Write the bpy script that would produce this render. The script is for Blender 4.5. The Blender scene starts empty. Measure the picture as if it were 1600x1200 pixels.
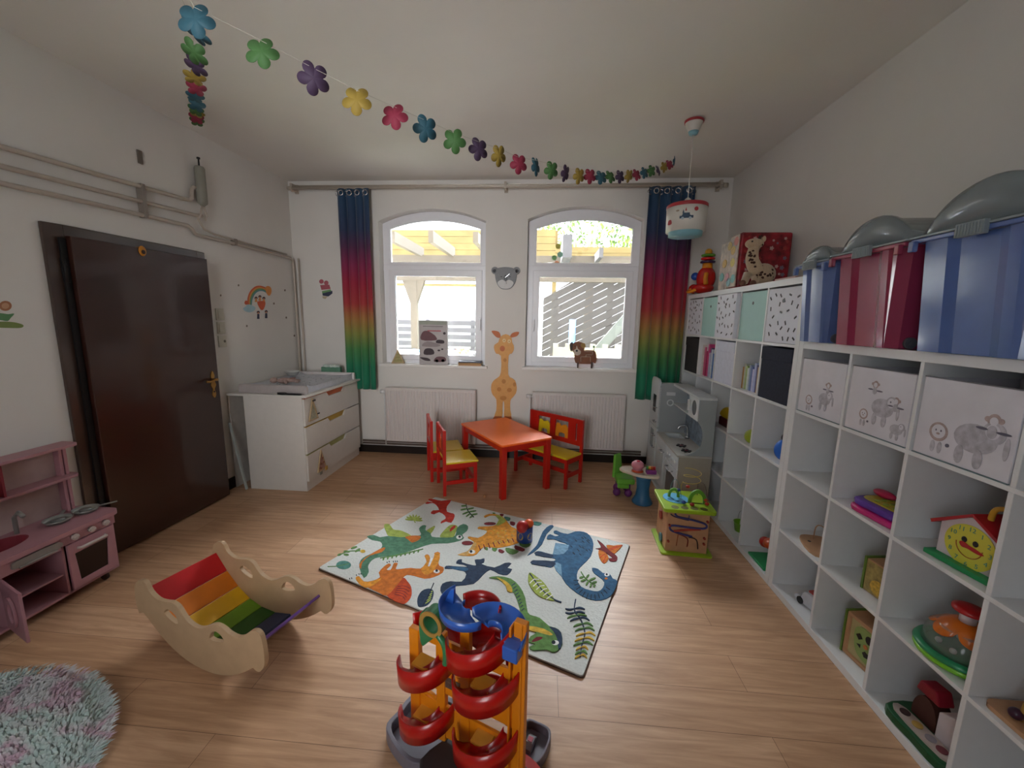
import bpy, bmesh, math, random
from mathutils import Vector, Matrix
random.seed(7)
PI = math.pi
C = bpy.context.scene
COL = C.collection
# ------------------------------------------------------------------ camera, world, sun, exposure
CAM = Vector((-1.39203, -2.33305, 1.56126))
CR = Matrix(((0.99655124, -0.07706411, -0.03076931),
             (0.08097144, 0.98419371, 0.15750039),
             (0.01814533, -0.15944864, 0.98703945)))      # columns: right, forward, up
FPX = 628.95
cam_data = bpy.data.cameras.new('camera')
cam = bpy.data.objects.new('camera', cam_data); COL.objects.link(cam)
cam_data.sensor_width = 36.0
cam_data.lens = FPX / 1600 * 36.0
cam_data.clip_start = 0.02
r_, f_, u_ = CR.col[0], CR.col[1], CR.col[2]
m3 = Matrix((r_, u_, -f_)).transposed()
cam.matrix_world = Matrix.Translation(CAM) @ m3.to_4x4()
C.camera = cam

vs_ = C.view_settings
vs_.view_transform = 'Standard'; vs_.look = 'None'; vs_.gamma = 1.0
vs_.exposure = EXPOSURE = 0.95
try: vs_.use_curve_mapping = False
except Exception: pass

SKY_DIM, SKY_BRIGHT, SUN_E, REAR_E = 3.0, 84.0, 14.0, 5.0
w = bpy.data.worlds.new('sky'); C.world = w; w.use_nodes = True
nt = w.node_tree; bg = nt.nodes['Background']; L_ = nt.links
tc = nt.nodes.new('ShaderNodeTexCoord')
dp = nt.nodes.new('ShaderNodeVectorMath'); dp.operation = 'DOT_PRODUCT'; dp.inputs[1].default_value = (0.03, .42, .907)
L_.new(tc.outputs['Generated'], dp.inputs[0])
cr = nt.nodes.new('ShaderNodeMapRange'); cr.interpolation_type = 'SMOOTHSTEP'
cr.inputs['From Min'].default_value = .78; cr.inputs['From Max'].default_value = 1.0
cr.inputs['To Min'].default_value = SKY_DIM; cr.inputs['To Max'].default_value = SKY_BRIGHT
L_.new(dp.outputs['Value'], cr.inputs['Value']); L_.new(cr.outputs[0], bg.inputs[1])
bg.inputs[0].default_value = (.90, .95, 1, 1)

sd = bpy.data.lights.new('sun', 'SUN'); sun = bpy.data.objects.new('sun', sd); COL.objects.link(sun)
sd.energy = SUN_E; sd.angle = math.radians(1.5); sd.color = (1, .95, .86)
sun.rotation_euler = Vector((0.85, 0.04, -1.0)).to_track_quat('-Z', 'Y').to_euler()
def area(name, x, y, z, sx, sz, inward, energy, col=(1, 1, 1), portal=False):
    a = bpy.data.lights.new(name, 'AREA'); a.shape = 'RECTANGLE'; a.size = sx; a.size_y = sz; a.energy = energy; a.color = col
    o = bpy.data.objects.new(name, a); COL.objects.link(o); o.location = (x, y, z)
    o.rotation_euler = Vector((0, inward, 0)).to_track_quat('-Z', 'Z').to_euler()
    if portal: a.cycles.is_portal = True
    else: a.spread = math.radians(58)
    return o
# portals only tell the renderer where the sky comes in; the last one is an added fill lamp behind the camera, aimed at the back wall
area('portal', -2.62, 2.46, 1.87, 1.2, 1.7, -1, 1, portal=True)
area('portal', -1.01, 2.46, 1.88, 1.2, 1.7, -1, 1, portal=True)
area('rear_fill', -2.3, -3.66, 1.65, .86, 1.6, 1, REAR_E, (1, .98, .96))

# ------------------------------------------------------------------ helpers
def ray(u, v):
    return CR @ Vector(((u - 800) / FPX, 1, -(v - 600) / FPX))
def at(u, v, axis, val):
    """the point of the plane axis=val that the photograph shows at (u, v)"""
    d = ray(u, v); t = (val - CAM[axis]) / d[axis]
    return CAM + d * t
def lin(h):
    h = h.lstrip('#')
    o = []
    for i in (0, 2, 4):
        c = int(h[i:i+2], 16) / 255
        o.append(c / 12.92 if c <= .04045 else ((c + .055) / 1.055) ** 2.4)
    return (o[0], o[1], o[2], 1)
MATS = {}
def mat(name, col='#cccccc', rough=.5, metal=0, noise=.06, scale=18, bump=0, coat=0, trans=0, alpha=1, sheen=0, emit=0):
    if name in MATS: return MATS[name]
    m = bpy.data.materials.new(name); m.use_nodes = True; MATS[name] = m
    n = m.node_tree.nodes; l = m.node_tree.links; p = n['Principled BSDF']
    c = lin(col)
    p.inputs['Roughness'].default_value = rough; p.inputs['Metallic'].default_value = metal
    if coat: p.inputs['Coat Weight'].default_value = coat; p.inputs['Coat Roughness'].default_value = .07
    if trans: p.inputs['Transmission Weight'].default_value = trans
    if sheen: p.inputs['Sheen Weight'].default_value = sheen
    p.inputs['Alpha'].default_value = alpha
    t = n.new('ShaderNodeTexCoord'); nz = n.new('ShaderNodeTexNoise'); nz.inputs['Scale'].default_value = scale
    nz.inputs['Detail'].default_value = 3
    l.new(t.outputs['Object'], nz.inputs['Vector'])
    r = n.new('ShaderNodeValToRGB')
    r.color_ramp.elements[0].color = tuple(x * (1 - noise) for x in c[:3]) + (1,)
    r.color_ramp.elements[1].color = tuple(min(1, x * (1 + noise)) for x in c[:3]) + (1,)
    r.color_ramp.elements[0].position = .3; r.color_ramp.elements[1].position = .7
    l.new(nz.outputs['Fac'], r.inputs[0]); l.new(r.outputs[0], p.inputs['Base Color'])
    if bump:
        b = n.new('ShaderNodeBump'); b.inputs['Strength'].default_value = bump; b.inputs['Distance'].default_value = .004
        l.new(nz.outputs['Fac'], b.inputs['Height']); l.new(b.outputs[0], p.inputs['Normal'])
    return m

def spline(pts, n=4, closed=True):
    out = []; N = len(pts)
    rng = range(N) if closed else range(N - 1)
    for i in rng:
        if closed: p0, p1, p2, p3 = pts[i-1], pts[i], pts[(i+1) % N], pts[(i+2) % N]
        else: p0, p1, p2, p3 = pts[max(i-1, 0)], pts[i], pts[i+1], pts[min(i+2, N-1)]
        for k in range(n):
            t = k / n
            out.append(tuple(.5 * ((2*b) + (-a + c) * t + (2*a - 5*b + 4*c - d) * t*t + (-a + 3*b - 3*c + d) * t**3) for a, b, c, d in zip(p0, p1, p2, p3)))
    if not closed: out.append(tuple(pts[-1]))
    return out
def arc(cx, cy, r, a0, a1, n=12, ry=None):
    ry = ry or r
    return [(cx + r * math.cos(math.radians(a0 + (a1-a0)*i/n)), cy + ry * math.sin(math.radians(a0 + (a1-a0)*i/n))) for i in range(n+1)]
def circ(cx, cy, r, n=24, ry=None): return arc(cx, cy, r, 0, 360, n, ry)[:-1]

PL = {'xy': lambda a, b, h: (a, b, h), 'xz': lambda a, b, h: (a, h, b), 'yz': lambda a, b, h: (h, a, b)}
class G:
    """collects geometry for ONE mesh object"""
    def __init__(s): s.v = []; s.f = []; s.m = []; s.s = []
    def add(s, vs, fs, m=0, T=None, smooth=False):
        o = len(s.v)
        for p in vs: s.v.append(tuple(T @ Vector(p)) if T else tuple(p))
        for f in fs: s.f.append([i + o for i in f]); s.m.append(m); s.s.append(smooth)
        return s
    def box(s, x0, x1, y0, y1, z0, z1, m=0, T=None):
        vs = [(x, y, z) for z in (z0, z1) for y in (y0, y1) for x in (x0, x1)]
        return s.add(vs, [(0,2,3,1), (4,5,7,6), (0,1,5,4), (2,6,7,3), (0,4,6,2), (1,3,7,5)], m, T)
    def prism(s, pts, h0, h1, plane='xy', m=0, T=None, mside=None, smooth=False):
        P = PL[plane]; n = len(pts)
        vs = [P(a, b, h0) for a, b in pts] + [P(a, b, h1) for a, b in pts]
        s.add(vs, [list(range(n))[::-1], list(range(n, 2*n))], m, T)
        vs2 = list(vs)
        return s.add(vs2, [(i, (i+1) % n, n + (i+1) % n, n + i) for i in range(n)], m if mside is None else mside, T, smooth)
    def ring(s, outer, inner, h0, h1, plane='xz', m=0, T=None):
        """a frame between two closed outlines with the same number of points"""
        P = PL[plane]; n = len(outer)
        vs = [P(*p, h0) for p in outer] + [P(*p, h0) for p in inner] + [P(*p, h1) for p in outer] + [P(*p, h1) for p in inner]
        fs = []
        for i in range(n):
            j = (i+1) % n
            fs += [(i, j, n+j, n+i), (2*n+i, 3*n+i, 3*n+j, 2*n+j), (i, 2*n+i, 2*n+j, j), (n+i, n+j, 3*n+j, 3*n+i)]
        return s.add(vs, fs, m, T)
    def flat(s, pts3, m=0, T=None): return s.add(pts3, [list(range(len(pts3)))], m, T)
    def lathe(s, prof, seg=28, m=0, T=None, smooth=True, c=(0,0,0)):
        vs = []; fs = []; n = len(prof)
        for k in range(seg):
            a = 2 * PI * k / seg
            for r, z in prof: vs.append((c[0] + r*math.cos(a), c[1] + r*math.sin(a), c[2] + z))
        for k in range(seg):
            j = (k+1) % seg
            for i in range(n-1): fs.append((k*n+i, j*n+i, j*n+i+1, k*n+i+1))
        if prof[0][0] > 1e-6: fs.append([k*n for k in range(seg)][::-1])
        if prof[-1][0] > 1e-6: fs.append([k*n+n-1 for k in range(seg)])
        return s.add(vs, fs, m, T, smooth)
    def cyl(s, c, r, h, axis='z', seg=20, m=0, r2=None, T=None):
        r2 = r if r2 is None else r2
        R = {'z': Matrix.Identity(4), 'x': Matrix.Rotation(PI/2, 4, 'Y'), 'y': Matrix.Rotation(-PI/2, 4, 'X')}[axis]
        M_ = Matrix.Translation(Vector(c)) @ R
        if T: M_ = T @ M_
        vs = [(r*math.cos(2*PI*k/seg), r*math.sin(2*PI*k/seg), 0) for k in range(seg)] + [(r2*math.cos(2*PI*k/seg), r2*math.sin(2*PI*k/seg), h) for k in range(seg)]
        s.add(vs, [list(range(seg))[::-1], list(range(seg, 2*seg))], m, M_)
        return s.add(vs, [(k, (k+1) % seg, seg+(k+1) % seg, seg+k) for k in range(seg)], m, M_, True)
    def sph(s, c, r, m=0, sc=(1,1,1), seg=16, T=None):
        prof = [(r*math.sin(PI*i/10), -r*math.cos(PI*i/10)) for i in range(11)]
        prof[0] = (0, -r); prof[-1] = (0, r)
        M_ = Matrix.Translation(Vector(c)) @ Matrix.Diagonal((*sc, 1))
        if T: M_ = T @ M_
        return s.lathe(prof, seg, m, M_)
    def tube(s, pts, r, seg=8, m=0, T=None, rr=None, closed=False):
        pts = [Vector(p) for p in pts]; vs = []; fs = []; n = len(pts)
        up = Vector((0, 0, 1)); prev = None
        for i, p in enumerate(pts):
            a = pts[i-1] if (i or closed) else pts[0]; b = pts[(i+1) % n] if (i < n-1 or closed) else pts[-1]
            d = (b - a).normalized() if (b-a).length > 1e-9 else Vector((0,0,1))
            if prev is None:
                prev = d.orthogonal().normalized()
            prev = (prev - d * prev.dot(d)); prev = prev.normalized() if prev.length > 1e-6 else d.orthogonal().normalized()
            q = d.cross(prev); rad = rr[i] if rr else r
            for k in range(seg):
                t = 2*PI*k/seg; vs.append(p + (prev*math.cos(t) + q*math.sin(t)) * rad)
        for i in range(n if closed else n-1):
            j = (i+1) % n
            for k in range(seg):
                l = (k+1) % seg; fs.append((i*seg+k, i*seg+l, j*seg+l, j*seg+k))
        if not closed: fs += [list(range(seg))[::-1], list(range((n-1)*seg, n*seg))]
        return s.add([tuple(x) for x in vs], fs, m, T, True)
    def grid(s, fn, nu, nv, m=0, T=None, smooth=True):
        vs = [fn(i/nu, j/nv) for j in range(nv+1) for i in range(nu+1)]
        fs = [(j*(nu+1)+i, j*(nu+1)+i+1, (j+1)*(nu+1)+i+1, (j+1)*(nu+1)+i) for j in range(nv) for i in range(nu)]
        return s.add(vs, fs, m, T, smooth)
def TR(x=0, y=0, z=0, rz=0, rx=0, ry=0):
    return Matrix.Translation((x, y, z)) @ Matrix.Rotation(rz, 4, 'Z') @ Matrix.Rotation(ry, 4, 'Y') @ Matrix.Rotation(rx, 4, 'X')

def obj(name, g, mats, parent=None, loc=None, rz=0, bev=0, solid=0, sub=0, label=None, rot=None):
    me = bpy.data.meshes.new(name)
    me.from_pydata(g.v, [], g.f)
    if not isinstance(mats, (list, tuple)): mats = [mats]
    for m in mats: me.materials.append(m)
    for p, mi, sm in zip(me.polygons, g.m, g.s): p.material_index = mi; p.use_smooth = sm
    bm = bmesh.new(); bm.from_mesh(me)
    bmesh.ops.remove_doubles(bm, verts=bm.verts, dist=1e-6)
    bmesh.ops.recalc_face_normals(bm, faces=bm.faces)
    bm.to_mesh(me); bm.free()
    o = bpy.data.objects.new(name, me); COL.objects.link(o)
    if parent: o.parent = parent
    if loc: o.location = loc
    o.rotation_euler = rot if rot else (0, 0, rz)
    if solid: md = o.modifiers.new('solidify', 'SOLIDIFY'); md.thickness = solid; md.offset = 0
    if bev:
        md = o.modifiers.new('bevel', 'BEVEL'); md.width = bev; md.segments = 2; md.limit_method = 'ANGLE'; md.angle_limit = math.radians(50)
    if sub: md = o.modifiers.new('sub', 'SUBSURF'); md.levels = sub; md.render_levels = sub
    if label: o['label'] = label
    return o
def tag(o, label, cat, group=None, kind=None):
    o['label'] = label; o['category'] = cat
    if group: o['group'] = group
    if kind: o['kind'] = kind
    return o
def thing(name, label, cat, loc=(0,0,0), rz=0, group=None):
    o = bpy.data.objects.new(name, None); COL.objects.link(o); o.empty_display_size = .05
    o.location = loc; o.rotation_euler = (0, 0, rz)
    return tag(o, label, cat, group)
def struct(name, g, mats, parent=None, **k):
    o = obj(name, g, mats, parent, **k)
    if parent is None: o['kind'] = 'structure'
    return o
def text(g, s, size, T, m=0, depth=.001, align='CENTER'):
    cu = bpy.data.curves.new('t', 'FONT'); cu.body = s; cu.size = size; cu.extrude = depth; cu.align_x = align; cu.align_y = 'CENTER'; cu.resolution_u = 2
    o = bpy.data.objects.new('t', cu); COL.objects.link(o)
    me = bpy.data.meshes.new_from_object(o)
    g.add([tuple(v.co) for v in me.vertices], [list(p.vertices) for p in me.polygons], m, T)
    bpy.data.objects.remove(o); bpy.data.meshes.remove(me)

# ------------------------------------------------------------------ room constants (metres)
XL, XR, YB, YF, ZC = -4.18, 0.41, 2.05, -3.6, 2.97

# ------------------------------------------------------------------ materials of the room
def wall_mat():
    return mat('wall_paint', '#dfdbd6', .85, noise=.02, scale=3, bump=.08)
M_wall = wall_mat()
M_ceil = mat('ceiling_paint', '#e6e2dc', .9, noise=.02, scale=2)
M_base = mat('dark_skirting', '#1d1411', .35, noise=.3, scale=9)
M_upvc = mat('window_plastic', '#e9e9ee', .35, noise=.01)
M_white = mat('white_laminate', '#e4e5e6', .38, noise=.015)
M_steel = mat('steel', '#b9bbbd', .3, metal=1, noise=.05)
M_black = mat('black_plastic', '#111113', .4)
def floor_mat():
    m = bpy.data.materials.new('oak_laminate'); m.use_nodes = True
    n = m.node_tree.nodes; l = m.node_tree.links; p = n['Principled BSDF']
    t = n.new('ShaderNodeTexCoord')
    br = n.new('ShaderNodeTexBrick'); br.offset = .37; br.inputs['Scale'].default_value = 1
    br.inputs['Brick Width'].default_value = 1.29; br.inputs['Row Height'].default_value = .19
    br.inputs['Mortar Size'].default_value = .0012; br.inputs['Mortar Smooth'].default_value = .3; br.inputs['Bias'].default_value = 0
    br.inputs['Color1'].default_value = lin('#cda684'); br.inputs['Color2'].default_value = lin('#c39a77'); br.inputs['Mortar'].default_value = lin('#7c5c42')
    l.new(t.outputs['Object'], br.inputs['Vector'])
    mp = n.new('ShaderNodeMapping'); mp.inputs['Scale'].default_value = (1.3, 16, 1)
    nz = n.new('ShaderNodeTexNoise'); nz.inputs['Scale'].default_value = 2.2; nz.inputs['Detail'].default_value = 8; nz.inputs['Roughness'].default_value = .62
    nz.inputs['Distortion'].default_value = .6
    l.new(t.outputs['Object'], mp.inputs[0]); l.new(mp.outputs[0], nz.inputs['Vector'])
    r = n.new('ShaderNodeValToRGB'); r.color_ramp.elements[0].position = .3; r.color_ramp.elements[1].position = .72
    r.color_ramp.elements[0].color = (.70, .64, .58, 1); r.color_ramp.elements[1].color = (1.12, 1.12, 1.14, 1)
    l.new(nz.outputs['Fac'], r.inputs[0])
    mx = n.new('ShaderNodeMix'); mx.data_type = 'RGBA'; mx.blend_type = 'MULTIPLY'; mx.inputs[0].default_value = 1
    l.new(br.outputs['Color'], mx.inputs[6]); l.new(r.outputs[0], mx.inputs[7]); l.new(mx.outputs[2], p.inputs['Base Color'])
    p.inputs['Roughness'].default_value = .42
    b = n.new('ShaderNodeBump'); b.inputs['Strength'].default_value = .12; b.inputs['Distance'].default_value = .002
    l.new(nz.outputs['Fac'], b.inputs['Height']); l.new(b.outputs[0], p.inputs['Normal'])
    return m
def glass_mat():
    m = bpy.data.materials.new('window_glass'); m.use_nodes = True
    n = m.node_tree.nodes; l = m.node_tree.links; n.remove(n['Principled BSDF'])
    tr = n.new('ShaderNodeBsdfTransparent'); gl = n.new('ShaderNodeBsdfGlossy'); gl.inputs['Roughness'].default_value = .01
    fr = n.new('ShaderNodeFresnel'); fr.inputs[0].default_value = 1.45; mx = n.new('ShaderNodeMixShader')
    l.new(fr.outputs[0], mx.inputs[0]); l.new(tr.outputs[0], mx.inputs[1]); l.new(gl.outputs[0], mx.inputs[2])
    l.new(mx.outputs[0], n['Material Output'].inputs[0])
    return m
M_glass = glass_mat()

# ------------------------------------------------------------------ room shell
struct('floor', G().box(XL-.3, XR+.3, YF-.3, YB+.02, -.12, 0), floor_mat())
struct('ceiling', G().box(XL-.3, XR+.3, YF-.3, YB+.4, ZC, ZC+.2), M_ceil)
struct('wall_left', G().box(XL-.25, XL, YF, YB+.38, 0, ZC), M_wall)
struct('wall_right', G().box(XR, XR+.25, YF, YB+.38, 0, ZC), M_wall)
g = G(); g.box(XL-.25, -2.76, YF-.1, YF, 0, ZC); g.box(-1.84, XR+.25, YF-.1, YF, 0, ZC); g.box(-2.76, -1.84, YF-.1, YF, 0, .8); g.box(-2.76, -1.84, YF-.1, YF, 2.5, ZC)
struct('wall_front', g, mat('front_wall_paint', '#7d7468', .8, noise=.03, scale=3))
g = G(); g.ring([(-2.76, .8), (-1.84, .8), (-1.84, 2.5), (-2.76, 2.5)], [(-2.72, .84), (-1.88, .84), (-1.88, 2.46), (-2.72, 2.46)], YF-.05, YF-.005, 'xz')
struct('added_rear_window', g, M_upvc)  # added frame and opening, out of view, made for the fill lamp
W1 = (-3.2, -2.04, 1.035, 2.565, 2.69)
W2 = (-1.6, -0.42, 1.04, 2.585, 2.71)
def arch(x0, x1, zs, zt, n=14):
    """segmental arch from (x1, zs) over the crown zt to (x0, zs)"""
    c = (x0+x1)/2; h = zt-zs; half = (x1-x0)/2; R = (half*half+h*h)/(2*h); a = math.degrees(math.asin(half/R))
    return arc(c, zt-R, R, 90-a, 90+a, n)
g = G()
def wallbox(x0, x1, z0, z1): g.box(x0, x1, YB, YB+.38, z0, z1)
wallbox(XL, W1[0], 0, ZC); wallbox(W1[1], W2[0], 0, ZC); wallbox(W2[1], XR, 0, ZC)
for x0, x1, zs, zi, zt in (W1, W2):
    wallbox(x0, x1, 0, zs)
    pts = arch(x0, x1, zi, zt)
    g.prism([(x1, ZC)] + pts + [(x0, ZC)], YB, YB+.38, 'xz')
struct('wall_back', g, M_wall)
struct('baseboard_back', G().box(XL+.012, XR-.001, YB-.016, YB-.001, .0, .085), M_base, bev=.002)
struct('baseboard_left', G().box(XL+.001, XL+.016, .86, YB-.001, .0, .10), M_base, bev=.002)

def window(name, W, gu, gl, hx, label):
    x0, x1, zs, zi, zt = W
    t = bpy.data.objects.new(name, None); COL.objects.link(t); t['kind'] = 'structure'
    y0, y1 = YB+.11, YB+.175
    # fixed frame: arched ring + transom
    out = [(x0+.001, zs+.01), (x1-.001, zs+.01)] + [(min(max(a, x0+.001), x1-.001), b-.001) for a, b in arch(x0, x1, zi, zt)]
    gx0, gx1, gz0, gzi, gzt = gu
    lx0, lx1, lz0, lz1 = gl
    F = G()
    fo = [(x0+.001, gz0-.02), (x1-.001, gz0-.02)] + [(min(max(a, x0+.001), x1-.001), b-.001) for a, b in arch(x0, x1, zi, zt)]
    fi = [(gx0, gz0), (gx1, gz0)] + arch(gx0, gx1, gzi, gzt)
    F.ring(fo, fi, y0, y1, 'xz')
    F.box(x0+.001, x1-.001, y0, y1, lz1+.06, gz0-.0201)
    F.box(x0+.001, lx0-.06, y0, y1, zs+.01, lz1+.06); F.box(lx1+.06, x1-.001, y0, y1, zs+.01, lz1+.06)
    F.box(lx0-.06, lx1+.06, y0, y1, zs+.01, lz0-.05)
    obj('window_frame', F, M_upvc, t, bev=.004)
    S = G(); ys = y0-.014
    S.ring([(lx0-.072, lz0-.062), (lx1+.072, lz0-.062), (lx1+.072, lz1+.07), (lx0-.072, lz1+.07)], [(lx0, lz0), (lx1, lz0), (lx1, lz1), (lx0, lz1)], ys, y0+.04, 'xz')
    obj('window_sash', S, M_upvc, t, bev=.006)
    b = G()
    b.ring([(gx0-.006, gz0-.006), (gx1+.006, gz0-.006)] + arch(gx0-.006, gx1+.006, gzi+.004, gzt+.006), [(gx0+.012, gz0+.012), (gx1-.012, gz0+.012)] + arch(gx0+.012, gx1-.012, gzi-.008, gzt-.012), y0-.004, y0+.02, 'xz')
    obj('glazing_bead', b, M_upvc, t, bev=.002)
    obj('window_pane', G().prism([(gx0, gz0), (gx1, gz0)] + arch(gx0, gx1, gzi, gzt), y0+.03, y0+.036, 'xz'), M_glass, t)
    obj('window_pane', G().box(lx0, lx1, y0+.02, y0+.026, lz0, lz1), M_glass, t)
    h = G(); h.box(hx-.013, hx+.013, ys-.012, ys, 1.50, 1.57); h.cyl((hx, ys-.04, 1.535), .009, .03, 'y')
    h.box(hx-.010, hx+.010, ys-.055, ys-.038, 1.43, 1.55)
    obj('handle', h, M_upvc, t, bev=.004)
    obj('window_sill', G().box(x0-.03, x1+.03, YB-.045, y0+.001, zs-.022, zs+.009), mat('sill_white', '#e6e2de', .3, noise=.02), t, bev=.005)
    obj('outer_sill', G().box(x0, x1, y1+.001, YB+.44, zs-.03, zs+.005), mat('zinc', '#9aa0a4', .4, metal=.6), t)
    return t
window('window_1', W1, (-3.124, -2.102, 2.147, 2.515, 2.604), (-3.068, -2.163, 1.142, 2.01), -2.108, '')
window('window_2', W2, (-1.519, -.495, 2.153, 2.52, 2.61), (-1.464, -.546, 1.156, 2.015), -1.52, '')

# door in the left wall
dr = bpy.data.objects.new('door_1', None); COL.objects.link(dr); dr['kind'] = 'structure'
M_dfr = mat('door_frame_paint', '#43332b', .3, noise=.15, scale=5, coat=.7)
M_dlf = mat('door_leaf_paint', '#35190f', .3, noise=.12, scale=3, coat=.5)
f = G()
f.box(XL+.001, XL+.022, -.235, -.135, 0, 2.045); f.box(XL+.001, XL+.022, .76, .84, 0, 2.045); f.box(XL+.001, XL+.022, -.135, .76, 1.965, 2.045)
obj('door_frame', f, M_dfr, dr, bev=.004)
leaf = obj('door_leaf', G().box(0, .04, 0, .905, .012, 1.985), M_dlf, dr, bev=.004)
leaf.location = (XL+.03, -.14, 0); leaf.rotation_euler = (0, 0, -math.radians(2.2))
obj('door_gap_shade', G().box(.0, .012, -.035, -.004, .01, 1.97), M_black, leaf)  # black strip standing in for the shaded gap beside the leaf
h = G(); h.cyl((.0, -.02, 1.72), .016, .14, 'z'); h.cyl((.0, -.02, .25), .016, .14, 'z')
obj('hinge', h, M_black, leaf)
M_brass = mat('brass', '#b48a4e', .3, metal=1, noise=.15)
h = G()
pl = spline([(.845, .88), (.862, .91), (.852, .95), (.868, .985), (.855, 1.03), (.862, 1.06), (.845, 1.10), (.828, 1.06), (.835, 1.03), (.822, .985), (.838, .95), (.828, .91)], 4)
h.prism(pl, .04, .046, 'yz'); h.cyl((.046, .845, 1.03), .011, .04, 'x')
h.tube(spline([(.082, .845, 1.03), (.088, .82, 1.033), (.086, .78, 1.022), (.08, .745, 1.028)], 5, False), .009)
obj('handle', h, M_brass, leaf)
obj('keyhole', G().cyl((.046, .845, .93), .007, .002, 'x'), M_black, leaf)
# hook with clip on the leaf
# ------------------------------------------------------------------ outside
M_wood = mat('sunlit_boards', '#7d6a42', .8, noise=.18, scale=4)
M_beam = mat('pergola_beam', '#4b443a', .8, noise=.1, scale=5)
M_slat = mat('fence_slat', '#56545a', .8, noise=.08, scale=5)
M_dslat = mat('dark_slat', '#3a3735', .8, noise=.12, scale=6)
M_render = mat('white_render', '#e4e4e4', .9, noise=.01)
struct('yard_floor', G().box(-14, 10, YB+.44, 3.7, -.25, -.05), mat('yard_paving', '#dedad0', .9, noise=.12, scale=2))
tag(obj('added_lawn', G().box(-14, 10, 3.7, 16, -.25, -.055), mat('lawn_green', '#3c4a22', .9, noise=.3, scale=6)), 'dark green ground added beyond the paved yard to cut bounced light', 'added_lawn', kind='structure')  # added dark ground, keeps bounced light off the fence and walls
YH = 4.6
a = at(600, 398, 1, YH); b = at(680, 438, 1, YH)
beam = thing('pergola', 'weathered wooden pergola with rafters, post and knee braces seen through both windows', 'pergola', (0, 0, 0))
obj('header_beam', G().box(-5.2, 1.6, YH, YH+.12, b.z, a.z), M_beam, beam)
p0 = at(641, 470, 1, YH).x; p1 = at(651, 470, 1, YH).x
obj('post', G().box(p0, p1, YH+.002, YH+.10, -.05, b.z), M_beam, beam)
bz = at(640, 474, 1, YH).z
for s, uu in ((-1, 628), (1, 663)):
    xe = at(uu, 440, 1, YH).x; xm = p0 if s < 0 else p1
    g = G(); g.prism([(xm, bz), (xm, b.z), (xe, b.z)], YH+.01, YH+.09, 'xz'); obj('knee_brace', g, M_beam, beam)
# rafters run from the house to the header beam
for (u, v0, v1, wd) in ((609, 361, 384, .07), (669, 360, 383, .07), (739, 362, 384, .07)):
    q0 = at(u, v0, 1, 3.35); q1 = at(u, v1, 1, 3.35)
    obj('rafter', G().box(q0.x, q0.x+wd, 3.35, YH+.12, max(q1.z, a.z-.02)-.0, max(q0.z, a.z+.12)), M_beam, beam)
q = at(888, 366, 1, 3.7); q2 = at(888, 402, 1, 3.7)
obj('rafter', G().box(q.x-.07, q.x+.06, 3.7, YH+.12, q2.z, q.z), mat('beam_dark', '#3c3b3d', .7, noise=.1), beam)
q = at(940, 387, 1, 4.0); q2 = at(940, 402, 1, 4.0)
obj('rafter', G().box(q.x-.03, q.x+.03, 4.0, YH+.12, q2.z, q.z), mat('beam_dark'), beam)
# boarded wall further back (one thing, plank pattern in the mesh)
g = G(); zt = at(680, 359, 1, 7.6).z; zb = at(680, 432, 1, 7.6).z; n = 7
for i in range(n):
    z0 = zb + (zt-zb)*i/n; g.box(-8.5, -1.2, 7.6+.004*(i % 2), 7.66, z0+.006, zb+(zt-zb)*(i+1)/n)
zt2 = at(950, 386, 1, 7.6).z
for i in range(5):
    z0 = zb + (zt2-zb)*i/5; g.box(-1.2, 3.0, 7.6+.004*(i % 2), 7.66, z0+.006, zb+(zt2-zb)*(i+1)/5)
g.box(-8.5, -8.4, 7.66, 7.76, -.05, zt); g.box(-1.25, -1.15, 7.66, 7.76, -.05, zt); g.box(2.9, 3.0, 7.66, 7.76, -.05, zt2)
tag(obj('board_wall', g, M_wood), 'long sunlit yellow board wall high up behind the pergola beam', 'board wall')
# white building, fence
zf = at(640, 500, 1, 6.6).z
g = G().box(-9, -2.25, 7.0, 7.5, -.05, at(680, 447, 1, 7.0).z)
tag(obj('white_building', g, M_render), 'bright white rendered building wall above the slat fence', 'building')
zz = at(680, 447, 1, 7.0).z+.001; g = G().box(-9, -2.2, 6.95, 7.55, zz, zz+.05)
tag(obj('eaves_board', g, M_wood), 'thin pale board capping the white building wall', 'board')
fe = thing('slat_fence', 'grey horizontal slat fence seen through the left window', 'fence', (0, 6.6, 0))
g = G(); i = 0; z = zf
while z > .05: g.box(-9, -2.2, 0, .03, z-.10, z); z -= .155
obj('slat_panel', g, M_slat, fe)
for x in (-6.2, -5.0, -4.02, -3.0, -2.24): obj('fence_post', G().box(x-.04, x+.04, .03, .10, -.05, zf+.02), M_slat, fe)
# toys on an outside table, low down in the left window
t = thing('garden_table', 'white outdoor table piled with bright toys behind the left window', 'table', (-3.2, 3.4, 0))
zt_ = at(700, 552, 1, 3.4).z
obj('tabletop', G().box(-.75, .75, -.3, .5, zt_-.03, zt_), M_render, t)
for sx in (-.7, .66):
    for sy in (-.26, .42): obj('leg', G().box(sx, sx+.04, sy, sy+.04, -.05, zt_-.03), M_render, t)
def outtoy(u, v, r, col, nm, lab, sc=(1, 1, 1)):
    p = at(u, v, 1, 3.4); g = G().sph((p.x, p.y, zt_ + r*sc[2]), r, sc=sc)
    tag(obj(nm, g, mat('out_' + col, col, .4)), lab, 'toy')
outtoy(718, 546, .05, '#e05a3a', 'toy_ball', 'orange red toy on the outdoor table behind the picture box window')
outtoy(729, 548, .04, '#e8c840', 'toy_cone', 'yellow toy beside the orange one on the outdoor table')
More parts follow.
